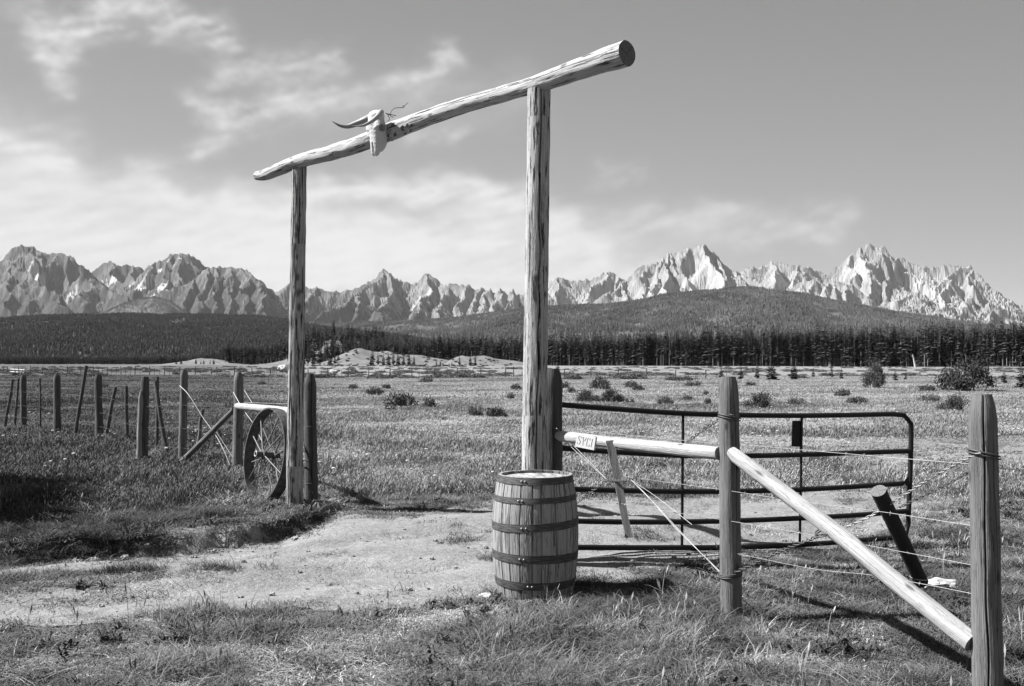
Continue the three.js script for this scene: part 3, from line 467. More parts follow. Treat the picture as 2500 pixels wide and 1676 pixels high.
// ------------------------------------------------------------------ far fence across the meadow
{
  const line = [[-260, 235], [-81, 159], [-40, 133], [0, 110], [21, 97]], o = thing('wire_fence', V(-40, 0, -133), 'long thin wire fence running across the far meadow', 'fence'), dark = mat(0.06), wires = [[], [], []];
  let s = 0; const r = rng(8);
  for (let i = 1; i < line.length; i++) {
    const [x0, d0] = line[i - 1], [x1, d1] = line[i], len = hypot(x1 - x0, d1 - d0);
    for (; s < len; s += 1.06) {
      const t = s / len, x = lerp(x0, x1, t), d = lerp(d0, d1, t), big = Math.round((s + i * 3) / 1.06) % 3 === 0; if (x < -95 || (!big && r() < 0.2)) continue;
      const h = ((big ? 1.1 : 0.8) + 0.2 * r()) * (x > 5 ? 0.75 : 1), g = new THREE.CylinderGeometry(big ? 0.055 : 0.025, big ? 0.065 : 0.03, h + 0.2, 6); g.rotateZ(0.14 * (r() - 0.5)); g.translate(x, h / 2 - 0.1 + gh(x, d), -d); part(o, big ? 'post' : 'stake', g, dark);
    }
    s -= len;
    if (x1 > -90) for (let k = 0; k < 3; k++) { const p = V(x0, 0.35 + 0.3 * k, -d0), q = V(x1, 0.35 + 0.3 * k, -d1), g = new THREE.CylinderGeometry(0.004, 0.004, p.distanceTo(q), 4); g.applyQuaternion(new THREE.Quaternion().setFromUnitVectors(V(0, 1, 0), q.clone().sub(p).normalize())); g.translate(...p.lerp(q, 0.5).toArray()); part(o, 'wire', g, dark); }
  }
  for (const y of [903, 909]) { const p = P(24, y - 1, 160), q = P(59, y + 1, 157), g = new THREE.CylinderGeometry(0.075, 0.075, p.distanceTo(q), 8); g.applyQuaternion(new THREE.Quaternion().setFromUnitVectors(V(0, 1, 0), q.clone().sub(p).normalize())); g.translate(...p.lerp(q, 0.5).toArray()); part(o, 'rail', g, mat(0.5), 'bright white rail'); }
}

// ------------------------------------------------------------------ wood
function woodTex(seed, base, o = {}) {           // weathered grain: one wrap is 0.64 m round by 2.56 m long
  const { streak = 0.25, dark = 0, darkTone = 0.03, crack = 0.5, knots = 10, cross = 0 } = o, r = rng(seed), kn = []; for (let i = 0; i < knots; i++) kn.push([r(), r(), 0.012 + 0.014 * r()]);
  return gtex(320, 1024, (u, v) => {
    const a = u * 2 * PI, cx = cos(a), sx = sin(a), q = (f, g, s) => n3(cx * f + s, sx * f, v * g + s * 3.1 + seed);
    let c = base * (1 + streak * (0.9 * q(5, 3, 1) + 0.8 * q(16, 5, 2) + 0.7 * q(34, 14, 3)) + 0.16 * q(1.3, 5, 4));
    const k = abs(q(7, 1.6, 5)); if (k < 0.035 * crack && q(2, 3, 6) > -0.2) c *= 0.25;
    const k2 = abs(q(13, 3.2, 8)); if (k2 < 0.03 * crack) c *= 0.55;
    if (dark > 0) { const p = q(2.2, 5.5, 9) + 0.55 * q(9, 12, 10) + 0.35 * q(22, 30, 11); c = lerp(c, darkTone * (1 + 0.4 * q(20, 20, 12)), smooth(1.05 - dark, 1.25 - dark, p)); }
    if (cross > 0 && abs(q(1.2, 34, 13)) < 0.03 && q(4, 3, 14) > 0.2) c *= 1 - 0.5 * cross;
    for (const [ku, kv, kr] of kn) { let du = abs(u - ku); du = min(du, 1 - du) * 0.64; const dv = (v - kv) * 2.56, e = hypot(du, dv * 0.6) / kr; if (e < 1.6) c *= e < 0.8 ? 0.3 : lerp(0.5, 1, (e - 0.8) / 0.8); }
    return c;
  });
}
const grainBump = gtex(256, 1024, (u, v) => { const a = u * 2 * PI, q = (f, g, s) => n3(cos(a) * f + s, sin(a) * f, v * g + s); let c = 0.55 + 0.16 * q(8, 4, 1) + 0.16 * q(24, 9, 2) + 0.1 * q(40, 40, 3); if (abs(q(7, 1.6, 5)) < 0.03) c -= 0.4; return c; }, false);
const woodMat = (t, bump = 0.006) => new THREE.MeshStandardMaterial({ map: rep(t, 1 / 0.64, 1 / 2.56), bumpMap: rep(grainBump, 1 / 0.64, 1 / 2.56), bumpScale: bump, roughness: 0.92 });
const M = {
  tall: woodMat(woodTex(1, 0.29, { dark: 0.56, streak: 0.22, cross: 1 })),
  tallLeft: woodMat(woodTex(2, 0.24, { dark: 0.85, streak: 0.26, knots: 22 }), 0.009),
  beam: woodMat(woodTex(3, 0.33, { dark: 0.5, streak: 0.18, knots: 14, darkTone: 0.04 })),
  grey: woodMat(woodTex(4, 0.105, { dark: 0.2, streak: 0.3, knots: 7, darkTone: 0.05 })),
  greyDark: woodMat(woodTex(5, 0.05, { dark: 0.35, streak: 0.3, knots: 8, darkTone: 0.03 })),
  old: woodMat(woodTex(6, 0.06, { dark: 0.5, streak: 0.35, knots: 5 })),
  pale: woodMat(woodTex(7, 0.29, { streak: 0.2, crack: 0.5, knots: 16, dark: 0.12, darkTone: 0.12 }), 0.005),
  stake: woodMat(woodTex(8, 0.2, { streak: 0.3, knots: 3, dark: 0.15 })),
  creosote: woodMat(woodTex(9, 0.007, { streak: 0.2, knots: 4, crack: 0.3 })),
};
const endTex = (seed, base) => gtex(256, 256, (u, v) => { const x = u * 2 - 1, y = v * 2 - 1, q = hypot(x - 0.06, y + 0.05), a = atan2(y, x); let c = base * (0.85 + 0.28 * sin(q * 46 + 2 * n2(x * 2 + seed, y * 2)) * 0.5 + 0.25 * n2(x * 4 + seed, y * 4)); for (const [t, w] of [[1.2, 0.03], [2.6, 0.02], [-0.7, 0.018], [-2.2, 0.014]]) if (abs(((a - t + 9.42) % 6.283) - PI) * q < w && q > 0.12) c *= 0.2; return c; });
const endDark = new THREE.MeshStandardMaterial({ map: endTex(1, 0.11), roughness: 0.95 }), endPale = new THREE.MeshStandardMaterial({ map: endTex(2, 0.13), roughness: 0.95 });
// a log along pts (with radii): irregular round section, real cracks cut into it; returns [side, start cap, end cap]
function log(pts, radii, o = {}) {
  const { seg = 26, rough = 0.035, seed = 1, cracks = [], step = 0.06, twist = 0 } = o, curve = new THREE.CatmullRomCurve3(pts, false, 'centripetal'), len = curve.getLength(), rows = max(2, Math.ceil(len / step));
  let ang = []; for (let i = 0; i < seg; i++) ang.push(i / seg * 2 * PI);
  for (const c of cracks) for (const k of [-2.2, -1.1, -0.45, 0.45, 1.1, 2.2]) ang.push((((c.a + k * c.w) % (2 * PI)) + 2 * PI) % (2 * PI));
  ang = [...new Set(ang)].sort((a, b) => a - b); ang.push(2 * PI);
  const n = ang.length, pos = [], uv = [], idx = [], T0 = curve.getTangentAt(0.5), ref = abs(T0.y) > 0.8 ? V(0, 0, 1) : V(0, 1, 0), rm = radii.reduce((a, b) => a + (b[1] ?? b), 0) / radii.length;
  const ring = [];
  for (let j = 0; j <= rows; j++) {
    const t = j / rows, c = curve.getPointAt(t), T = curve.getTangentAt(t), A = ref.clone().addScaledVector(T, -ref.dot(T)).normalize(), B = T.clone().cross(A), R = Array.isArray(radii[0]) ? table(radii, t) : lerp(radii[floor(min(t, 0.9999) * (radii.length - 1))], radii[min(radii.length - 1, floor(min(t, 0.9999) * (radii.length - 1)) + 1)], (t * (radii.length - 1)) % 1 || (t === 1 ? 1 : 0));
    const row = [];
    for (let i = 0; i < n; i++) {
      const a = ang[i], ca = cos(a + twist * t), sa = sin(a + twist * t); let q = R * (1 + rough * n3(ca * 1.1 + seed * 7.7, sa * 1.1, t * len * 2.2) + rough * 0.55 * n3(ca * 3.2 + seed, sa * 3.2, t * len * 5) + rough * 0.25 * n3(ca * 7, sa * 7 + seed, t * len * 2));
      for (const k of cracks) { if (t < (k.t0 ?? 0) || t > (k.t1 ?? 1)) continue; const e = abs(((a - k.a + 3 * PI) % (2 * PI)) - PI) / k.w; if (e < 1) q -= k.depth; }
      let jog = 0; for (const k of cracks) { const e = abs(((a - k.a + 3 * PI) % (2 * PI)) - PI); if (e < 0.5) jog += 0.1 * n2(t * len * 1.7, k.a * 9) * (1 - e / 0.5); }
      const p = c.clone().addScaledVector(A, cos(a + jog) * q).addScaledVector(B, sin(a + jog) * q); row.push(p); pos.push(p.x, p.y, p.z); uv.push(a / (2 * PI) * 0.64, t * len + seed * 0.37);
      if (j < rows && i < n - 1) { const k = j * n + i; idx.push(k, k + n, k + 1, k + 1, k + n, k + n + 1); }
    }
    if (j === 0 || j === rows) ring.push([c, row, A, B, R]);
  }
  const g = new THREE.BufferGeometry(); g.setAttribute('position', new THREE.Float32BufferAttribute(pos, 3)); g.setAttribute('uv', new THREE.Float32BufferAttribute(uv, 2)); g.setIndex(idx); g.computeVertexNormals();
  const N = g.attributes.normal; for (let j = 0; j <= rows; j++) { const a = j * n, b = a + n - 1, v = V(N.getX(a) + N.getX(b), N.getY(a) + N.getY(b), N.getZ(a) + N.getZ(b)).normalize(); N.setXYZ(a, v.x, v.y, v.z); N.setXYZ(b, v.x, v.y, v.z); }
  const caps = ring.map(([c, row, A, B, R], e) => { const p = [], u = [], nn = e ? curve.getTangentAt(1) : curve.getTangentAt(0).negate(), ns = []; for (let i = 0; i < n - 1; i++) for (const q of e ? [c, row[i], row[i + 1]] : [c, row[i + 1], row[i]]) { p.push(q.x, q.y, q.z); const w = q.clone().sub(c); u.push(0.5 + w.dot(A) / R / 2.2, 0.5 + w.dot(B) / R / 2.2); ns.push(nn.x, nn.y, nn.z); } const k = new THREE.BufferGeometry(); k.setAttribute('position', new THREE.Float32BufferAttribute(p, 3)); k.setAttribute('normal', new THREE.Float32BufferAttribute(ns, 3)); k.setAttribute('uv', new THREE.Float32BufferAttribute(u, 2)); return k; });
  return [g, ...caps];
}
const fuse = (gs) => mergeGeometries(gs.map((g) => (g.index ? g.toNonIndexed() : g)));
const logAll = (...a) => fuse(log(...a));
function rod(a, b, r, seg = 8, r2 = r) { const v = b.clone().sub(a), g = new THREE.CylinderGeometry(r2, r, v.length(), seg, 1); g.applyQuaternion(new THREE.Quaternion().setFromUnitVectors(V(0, 1, 0), v.normalize())); g.translate((a.x + b.x) / 2, (a.y + b.y) / 2, (a.z + b.z) / 2); return g; }
const down = (p, q, y) => p.clone().lerp(q, (y - p.y) / (q.y - p.y));     // the point at height y on the line p q

// ------------------------------------------------------------------ the gateway: two tall posts and a crossbeam
const beamD = (px) => { const k = (px - 1250) / FOCAL, t = (11.5 * k + 2.52) / (2.73 + 2.95 * k); return 11.5 - 2.95 * t; };
const beamPts = [[628, 429], [643, 428], [728, 395], [856, 359], [985, 309], [1050, 285], [1113, 263], [1220, 232], [1318, 203], [1412, 169], [1531, 130.5]].map(([a, b]) => P(a, b, beamD(a)));
{
  const g = thing('ranch_gateway', V(-1.15, 0, -10), 'tall log gateway of two posts under one long crossbeam', 'gateway');
  const rb = P(1303.5, 1140, 8.55), rt = P(1316, 219, 8.55), lb = P(718, 1240, 11.5), ltp = P(730.5, 404, 11.5);
  part(g, 'post', logAll([down(rb, rt, -0.2), down(rb, rt, 0.6), down(rb, rt, 1.8), down(rb, rt, 3.0), rt], [0.112, 0.106, 0.104, 0.1, 0.1], { seed: 3, rough: 0.03, step: 0.05, cracks: [{ a: 0.2, w: 0.06, depth: 0.05 }, { a: 0.75, w: 0.03, depth: 0.012, t0: 0.05, t1: 0.4 }, { a: 5.9, w: 0.025, depth: 0.01, t0: 0.15, t1: 0.42 }] }), M.tall, 'nearer right gatepost with a long vertical crack');
  part(g, 'post', logAll([down(lb, ltp, -0.2), down(lb, ltp, 0.7), down(lb, ltp, 1.9), down(lb, ltp, 3.0), ltp], [0.098, 0.094, 0.09, 0.086, 0.083], { seed: 5, rough: 0.05, step: 0.05, cracks: [{ a: 5.75, w: 0.06, depth: 0.03 }] }), M.tallLeft, 'farther left gatepost with knots and dark patches');
  const bl = log(beamPts, [[0, 0.056], [0.03, 0.066], [0.1, 0.074], [0.22, 0.08], [0.42, 0.09], [0.48, 0.09], [0.58, 0.079], [0.72, 0.073], [0.8, 0.073], [0.9, 0.086], [1, 0.101]], { seed: 9, rough: 0.045, step: 0.04, seg: 34, cracks: [{ a: 1.05, w: 0.045, depth: 0.02, t0: 0.56, t1: 0.83 }, { a: 1.3, w: 0.03, depth: 0.012, t0: 0.78, t1: 0.97 }] });
  const cb = part(g, 'crossbeam', fuse([bl[0], bl[1]]), M.beam); part(cb, 'end_face', bl[2], endDark, 'dark sawn end of the crossbeam');
  // bark left near the skull, twigs and wire ends
  const r = rng(4), chips = []; for (let i = 0; i < 18; i++) { const t = 0.45 + 0.09 * r(), c = new THREE.CatmullRomCurve3(beamPts, false, 'centripetal').getPointAt(t), a = 1.2 + 2.2 * r(), q = new THREE.BoxGeometry(0.012 + 0.035 * r(), 0.008, 0.008 + 0.014 * r()); q.rotateY(0.83 + 0.4 * (r() - 0.5)); q.rotateX(a); const dirB = V(0.68, 0.03, 0.73).normalize(), up = V(0, 1, 0), side = dirB.clone().cross(up).normalize().negate(); q.translate(c.x + (up.x * cos(a) + side.x * -sin(a)) * 0.092, c.y + cos(a) * 0.092, c.z + -side.z * sin(a) * 0.092); chips.push(q); }
  part(cb, 'bark', chips, mat(0.08), 'dark scraps of bark left on the beam').userData.kind = 'stuff';
}
// ------------------------------------------------------------------ cow skull on the beam
{
  const fwd = V(-0.70, 0.05, 0.71).normalize(), c0 = P(951, 333, beamD(951)).addScaledVector(fwd, 0.185), side = V(0.71, 0, 0.70).normalize(), upv = V(0, 1, 0);
  const o = thing('cow_skull', c0, 'bleached cow skull with two horns hung on the crossbeam', 'skull');
  const bone = new THREE.MeshStandardMaterial({ color: grey(0.42), roughness: 0.8});
  // field in skull axes: x across, y up (0.24 poll, -0.26 nose), z forward
  const len = 0.27, sdE = (x, y, z, cx, cy, cz, a, b, c) => { const k = hypot((x - cx) / a, (y - cy) / b, (z - cz) / c); return (k - 1) * min(a, b, c); };
  const smin = (a, b, k) => { const h = max(k - abs(a - b), 0) / k; return min(a, b) - h * h * k * 0.25; };
  const f = (x, y, z) => {
    const ax = abs(x); let d = sdE(x, y, z, 0, 0.13, -0.01, 0.088, 0.115, 0.07);                     // brain case and forehead
    d = smin(d, sdE(x, y, z, 0, 0.205, -0.01, 0.1, 0.034, 0.045), 0.05);                              // poll
    d = smin(d, sdE(ax, y, z, 0.083, 0.055, -0.012, 0.035, 0.048, 0.055), 0.04);                      // brow over the socket
    d = smin(d, sdE(x, y, z, 0, -0.06, -0.01, 0.062, 0.16, 0.052), 0.07);                             // muzzle
    d = smin(d, sdE(ax, y, z, 0.04, -0.07, -0.065, 0.028, 0.12, 0.05), 0.05);                         // cheek and tooth row
    d = smin(d, sdE(ax, y, z, 0.024, -0.205, 0.0, 0.02, 0.06, 0.022), 0.03);                          // two prongs at the nose
    d = max(d, -sdE(ax, y, z, 0.1, 0.04, -0.012, 0.09, 0.042, 0.04));                               // eye sockets
    d = max(d, -sdE(x, y, z, 0, -0.2, 0.03, 0.016, 0.085, 0.05));                                     // nasal opening
    d = max(d, -sdE(ax, y, z, 0.1, 0.14, -0.05, 0.028, 0.05, 0.04));                                  // temple hollow
    return d + 0.0018 * n3(x * 22, y * 22, z * 22) + 0.0007 * n3(x * 60, y * 60, z * 60);
  };
  const RES = 92, mc = new MarchingCubes(RES, bone, false, false, 60000); mc.isolation = 0;
  for (let k = 0; k < RES; k++) for (let j = 0; j < RES; j++) for (let i = 0; i < RES; i++) { const q = (v) => (v - RES / 2) / (RES / 2) * 0.3; mc.field[i + j * RES + k * RES * RES] = -f(q(i), q(j), q(k)); }
  mc.update();
  const cnt = mc.count ?? mc.geometry.drawRange.count, gp = new Float32Array(cnt * 3), basis = new THREE.Matrix4().makeBasis(side, upv, fwd);
  const g = new THREE.BufferGeometry(); for (let i = 0; i < cnt * 3; i++) gp[i] = mc.positionArray[i] * 0.3; g.setAttribute('position', new THREE.BufferAttribute(gp, 3));
  const nn = new Float32Array(cnt * 3), uu = new Float32Array(cnt * 2), e = 0.003; for (let i = 0; i < cnt; i++) { const [x, y, z] = gp.subarray(i * 3, i * 3 + 3), v = V(f(x + e, y, z) - f(x - e, y, z), f(x, y + e, z) - f(x, y - e, z), f(x, y, z + e) - f(x, y, z - e)).normalize(); nn.set([v.x, v.y, v.z], i * 3); uu[i * 2] = x; uu[i * 2 + 1] = y; }
  g.setAttribute('normal', new THREE.BufferAttribute(nn, 3)); g.setAttribute('uv', new THREE.BufferAttribute(uu, 2)); g.scale(1, 0.87, 1); g.applyMatrix4(basis);
  const tiltAll = (q) => { q.rotateZ(0.0); q.translate(c0.x, c0.y, c0.z); return q; };
  part(o, 'cranium', tiltAll(g), bone);
  const w = (s, u, f2) => c0.clone().addScaledVector(side, s).addScaledVector(upv, u).addScaledVector(fwd, f2);
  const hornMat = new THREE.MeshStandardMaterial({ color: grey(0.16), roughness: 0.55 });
  const hr = [[0, 0.034], [0.2, 0.035], [0.5, 0.028], [0.8, 0.014], [1, 0.002]];
  part(o, 'horn', logAll([w(-0.085, 0.175, -0.01), w(-0.17, 0.155, 0.0), w(-0.26, 0.115, 0.06), w(-0.31, 0.085, 0.12), w(-0.34, 0.085, 0.19), w(-0.36, 0.115, 0.27)], hr, { seed: 2, rough: 0.05, step: 0.012, seg: 16 }), hornMat, 'far left horn sweeping out to the side');
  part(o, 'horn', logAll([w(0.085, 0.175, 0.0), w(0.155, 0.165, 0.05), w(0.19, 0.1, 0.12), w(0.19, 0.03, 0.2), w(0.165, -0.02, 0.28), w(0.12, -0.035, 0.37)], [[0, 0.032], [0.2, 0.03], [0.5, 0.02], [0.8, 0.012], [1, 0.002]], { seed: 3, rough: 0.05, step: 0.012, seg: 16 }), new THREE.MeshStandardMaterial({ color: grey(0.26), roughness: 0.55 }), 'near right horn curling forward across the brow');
  const wm = mat(0.05, { metalness: 0.3, roughness: 0.6 }), wp = (...l) => new THREE.TubeGeometry(new THREE.CatmullRomCurve3(l.map(([a, b]) => P(a, b, beamD(921) - 0.02))), 24, 0.004, 5);
  solo('wire_scrap', fuse([wp([941, 276], [950, 281], [957, 269], [965, 264], [984, 262], [990, 256], [996, 251]), wp([942, 277], [955, 280], [967, 283]), wp([950, 279], [955, 284], [960, 287]), wp([947, 282], [951, 290], [946, 296]), wp([984, 264], [986, 259], [983, 258])]), wm, P(950, 280, beamD(921)), 'rusty twisted wire end sticking up behind the skull', 'wire');
}

// ------------------------------------------------------------------ wires
const wireMat = new THREE.MeshStandardMaterial({ color: grey(0.3), roughness: 0.5, metalness: 0.35 }), wireDark = new THREE.MeshStandardMaterial({ color: grey(0.07), roughness: 0.6, metalness: 0.4 });
function barbed(pts, r = 0.0028, barb = 0.13, seed = 1) {
  const c = new THREE.CatmullRomCurve3(pts), len = c.getLength(), out = [new THREE.TubeGeometry(c, max(8, Math.ceil(len / 0.08)), r, 5)], q = rng(seed);
  if (barb) for (let s = 0.05; s < len; s += barb) { const p = c.getPointAt(s / len), t = c.getTangentAt(s / len); for (let k = 0; k < 2; k++) { const v = V(q() - 0.5, q() - 0.5, q() - 0.5).cross(t).normalize().multiplyScalar(0.012).addScaledVector(t, 0.004 * (k - 0.5)); out.push(rod(p.clone().sub(v), p.clone().add(v), r * 0.6, 4)); } const k = new THREE.CylinderGeometry(r * 1.7, r * 1.7, 0.012, 5); k.applyQuaternion(new THREE.Quaternion().setFromUnitVectors(V(0, 1, 0), t)); k.translate(p.x, p.y, p.z); out.push(k); }
  return fuse(out);
}
function twisted(pts, gap = 0.007, r = 0.004, pitch = 0.09) {
  const c = new THREE.CatmullRomCurve3(pts), len = c.getLength(), n = max(12, Math.ceil(len / 0.02)), out = [];
  for (const ph of [0, PI]) { const l = []; for (let i = 0; i <= n; i++) { const t = i / n, T = c.getTangentAt(t), A = V(0, 1, 0).addScaledVector(T, -T.y).normalize(), B = T.clone().cross(A), a = t * len / pitch * 2 * PI + ph; l.push(c.getPointAt(t).addScaledVector(A, cos(a) * gap).addScaledVector(B, sin(a) * gap)); } out.push(new THREE.TubeGeometry(new THREE.CatmullRomCurve3(l), n * 2, r, 4)); }
  return fuse(out);
}
const wrap = (c, R, tilt = 0, turns = 2, r = 0.0045) => { const l = []; for (let i = 0; i <= turns * 24; i++) { const a = i / 24 * 2 * PI; l.push(V(c.x + cos(a) * R, c.y + tilt * cos(a) + (i / (turns * 24) - 0.5) * 0.03, c.z + sin(a) * R)); } return new THREE.TubeGeometry(new THREE.CatmullRomCurve3(l), turns * 40, r, 5); };

// ------------------------------------------------------------------ braced wire fence at the right
{
  const o = thing('wire_fence', V(1.4, 0, -6.6), 'braced log and barbed wire fence at the right, in front of the metal gate', 'fence');
  const top = (p, q, R, seed, m, label, cracks = []) => part(o, 'post', logAll([q, q.clone().lerp(p, 0.3), q.clone().lerp(p, 0.6), q.clone().lerp(p, 0.9), p], [[0, R * 1.06], [0.5, R], [0.93, R * 0.98], [0.97, R * 0.86], [1, R * 0.66]], { seed, rough: 0.035, step: 0.03, cracks }), m, label);
  // strainer post against the gateway, middle post, right post
  top(V(0.355, 1.645, -8.77), V(0.35, -0.2, -8.77), 0.092, 11, M.greyDark, 'dark strainer post wired against the right gatepost');
  const mt = P(1779, 920, 6.55), mb = P(1786, 1520, 6.55); top(mt, down(mt, mb, -0.25), 0.068, 12, M.grey, 'middle fence post with chamfered top', [{ a: 0.4, w: 0.05, depth: 0.012, t0: 0.5, t1: 0.9 }]);
  const rt = P(2399, 963, 4.9), rb = P(2411, 1600, 4.9); top(rt, down(rt, rb, -0.25), 0.068, 13, M.grey, 'right fence post, nearest to the viewer', [{ a: 5.9, w: 0.06, depth: 0.02 }, { a: 0.35, w: 0.04, depth: 0.008, t0: 0.35, t1: 0.85 }]);
  // horizontal rail and diagonal brace, freshly peeled
  part(o, 'rail', logAll([P(1362, 1065, 8.62), P(1366, 1065.5, 8.6), P(1560, 1088, 7.45), P(1700, 1102, 6.75), P(1757, 1108, 6.56)], [[0, 0.034], [0.012, 0.046], [0.5, 0.047], [1, 0.043]], { seed: 14, rough: 0.06, seg: 24, cracks: [{ a: 0.6, w: 0.05, depth: 0.006, t0: 0.3, t1: 0.7 }] }), M.pale, 'white peeled horizontal rail');
  part(o, 'brace', logAll([P(1787, 1103, 6.47), P(1792, 1109, 6.45), P(2050, 1307, 5.68), P(2240, 1463, 5.2), P(2375, 1570, 4.93)], [[0, 0.036], [0.015, 0.046], [0.5, 0.048], [1, 0.05]], { seed: 15, rough: 0.05, seg: 24, cracks: [{ a: 5.6, w: 0.05, depth: 0.007, t0: 0.15, t1: 0.6 }] }), M.pale, 'white peeled diagonal brace running down to the right');
  // line wires
  const W = (geo, m = wireMat) => part(o, 'wire', geo, m);
  W(barbed([P(1408, 1050, 8.3), P(1560, 1066, 7.4), P(1752, 1083, 6.62), P(1803, 1086, 6.5), P(2060, 1108, 5.6), P(2250, 1124, 5.15), P(2372, 1134, 4.97)], 0.0017, 0.13, 1));
  W(barbed([P(1390, 1149, 8.4), P(1500, 1160, 7.8), P(1620, 1177, 7.1), P(1752, 1195, 6.6), P(1960, 1226, 5.95), P(2150, 1250, 5.4), P(2372, 1284, 4.97)], 0.0015, 0.13, 2));
  W(barbed([P(1440, 1216, 8.1), P(1560, 1238, 7.4), P(1752, 1268, 6.6), P(1960, 1303, 5.95), P(2372, 1380, 4.97)], 0.0015, 0.13, 3));
  W(barbed([P(1796, 1352, 6.5), P(2000, 1392, 5.8), P(2120, 1404, 5.5), P(2260, 1428, 5.15), P(2372, 1450, 4.97)], 0.0015, 0.13, 4));
  W(barbed([P(2440, 1144, 4.85), P(2500, 1148, 4.6)], 0.0026, 0.13, 5), wireDark);
  W(barbed([P(2440, 1290, 4.85), P(2500, 1300, 4.6)], 0.0026, 0.13, 6), wireDark);
  // crossed brace wires, twisted tight round the stake
  const kA = P(1482, 1172, 7.74), kB = P(1540, 1172, 7.5);
  W(fuse([barbed([P(1358, 1046, 8.66), P(1410, 1098, 8.3), kA], 0.0024, 0), barbed([P(1360, 1058, 8.66), P(1416, 1112, 8.28), kA], 0.0024, 0)]));
  W(twisted([P(1511, 1100, 7.8), P(1496, 1140, 7.78), kA], 0.006, 0.0035), wireDark);
  W(twisted([kA, P(1511, 1174, 7.62), kB], 0.009, 0.0055, 0.07), wireDark);
  W(twisted([kB, P(1570, 1152, 7.35), P(1640, 1112, 7.05), P(1700, 1062, 6.8), P(1757, 1025, 6.56), P(1790, 1013, 6.46)], 0.0085, 0.0042, 0.11), wireDark);
  W(twisted([kA, P(1450, 1196, 7.9), P(1405, 1230, 8.2), P(1370, 1258, 8.5)], 0.01, 0.0042, 0.12), wireDark);
  W(fuse([barbed([kB, P(1590, 1222, 7.2), P(1680, 1318, 6.85), P(1757, 1398, 6.58)], 0.0023, 0), barbed([kB, P(1575, 1205, 7.28), P(1650, 1290, 6.95), P(1757, 1395, 6.57)], 0.0023, 0), barbed([kB, P(1600, 1212, 7.2), P(1690, 1282, 6.85)], 0.002, 0)]));
  const mw = P(1784, 1402, 6.55), mu = P(1781, 1018, 6.55), rw = P(2402, 1108, 4.9);
  W(fuse([wrap(mw, 0.074, 0.012, 3), wrap(mu, 0.072, -0.012, 2)]), wireDark); W(wrap(rw, 0.073, -0.014, 2), wireDark);
  // brace wires from the right post down to the middle post, tied round the diagonal
  W(twisted([P(2395, 1104, 4.83), P(2340, 1130, 4.98), P(2270, 1170, 5.2), P(2200, 1214, 5.4), P(2130, 1258, 5.6), P(2060, 1290, 5.72), P(2020, 1302, 5.74)], 0.0055, 0.0032, 0.1), wireMat);
  W(twisted([P(2372, 1150, 4.95), P(2300, 1190, 5.15), P(2245, 1216, 5.3), P(2196, 1240, 5.45)], 0.005, 0.003, 0.1), wireDark);
  W(twisted([P(2020, 1302, 5.7), P(1940, 1332, 6.0), P(1870, 1362, 6.25), P(1796, 1398, 6.48)], 0.0075, 0.0038, 0.1), wireDark);
  W(wrap(P(2015, 1299, 5.77), 0.055, 0.02, 2, 0.004), wireDark);
  W(barbed([P(2020, 1304, 5.72), P(1900, 1352, 6.15), P(1850, 1376, 6.35), P(1796, 1400, 6.48)], 0.003, 0.11, 9), wireDark);
}
// stake dangling in the crossed wires
{
  const a = P(1489, 1077, 7.72), b = P(1536, 1313, 7.6), u = b.clone().sub(a).normalize(), g = new THREE.BoxGeometry(0.062, a.distanceTo(b), 0.03, 3, 10, 2), p = g.attributes.position;
  for (let i = 0; i < p.count; i++) { const y = p.getY(i), t = y / a.distanceTo(b) + 0.5; p.setX(i, p.getX(i) * (0.82 + 0.18 * t) + 0.004 * n2(y * 9, 3)); if (t > 0.99) p.setY(i, y + 0.014 * n2(p.getX(i) * 50, 1)); p.setZ(i, p.getZ(i) * (0.85 + 0.2 * n2(y * 5, p.getX(i) * 20))); }
  g.computeVertexNormals(); g.applyQuaternion(new THREE.Quaternion().setFromUnitVectors(V(0, -1, 0), u)); g.translate((a.x + b.x) / 2, (a.y + b.y) / 2, (a.z + b.z) / 2);
  solo('fence_stake', g, M.stake, b, 'split grey stake dangling in the crossed wires right of the barrel', 'stake');
  const l = log([P(2145, 1199, 5.47), P(2199, 1313, 5.64), P(2250, 1423, 5.8)], [[0, 0.043], [1, 0.04]], { seed: 21, rough: 0.015, step: 0.03 }), o = thing('hanging_post', P(2250, 1425, 5.8), 'short dark round post hanging at a slant in the fence wires', 'post');
  part(o, 'shaft', fuse([l[0], l[2]]), M.creosote); part(o, 'end_face', l[1], endPale, 'pale sawn top end'); part(o, 'tie_wire', [wrap(P(2243, 1410, 5.78), 0.044, 0.0, 1, 0.003)], wireMat);
}
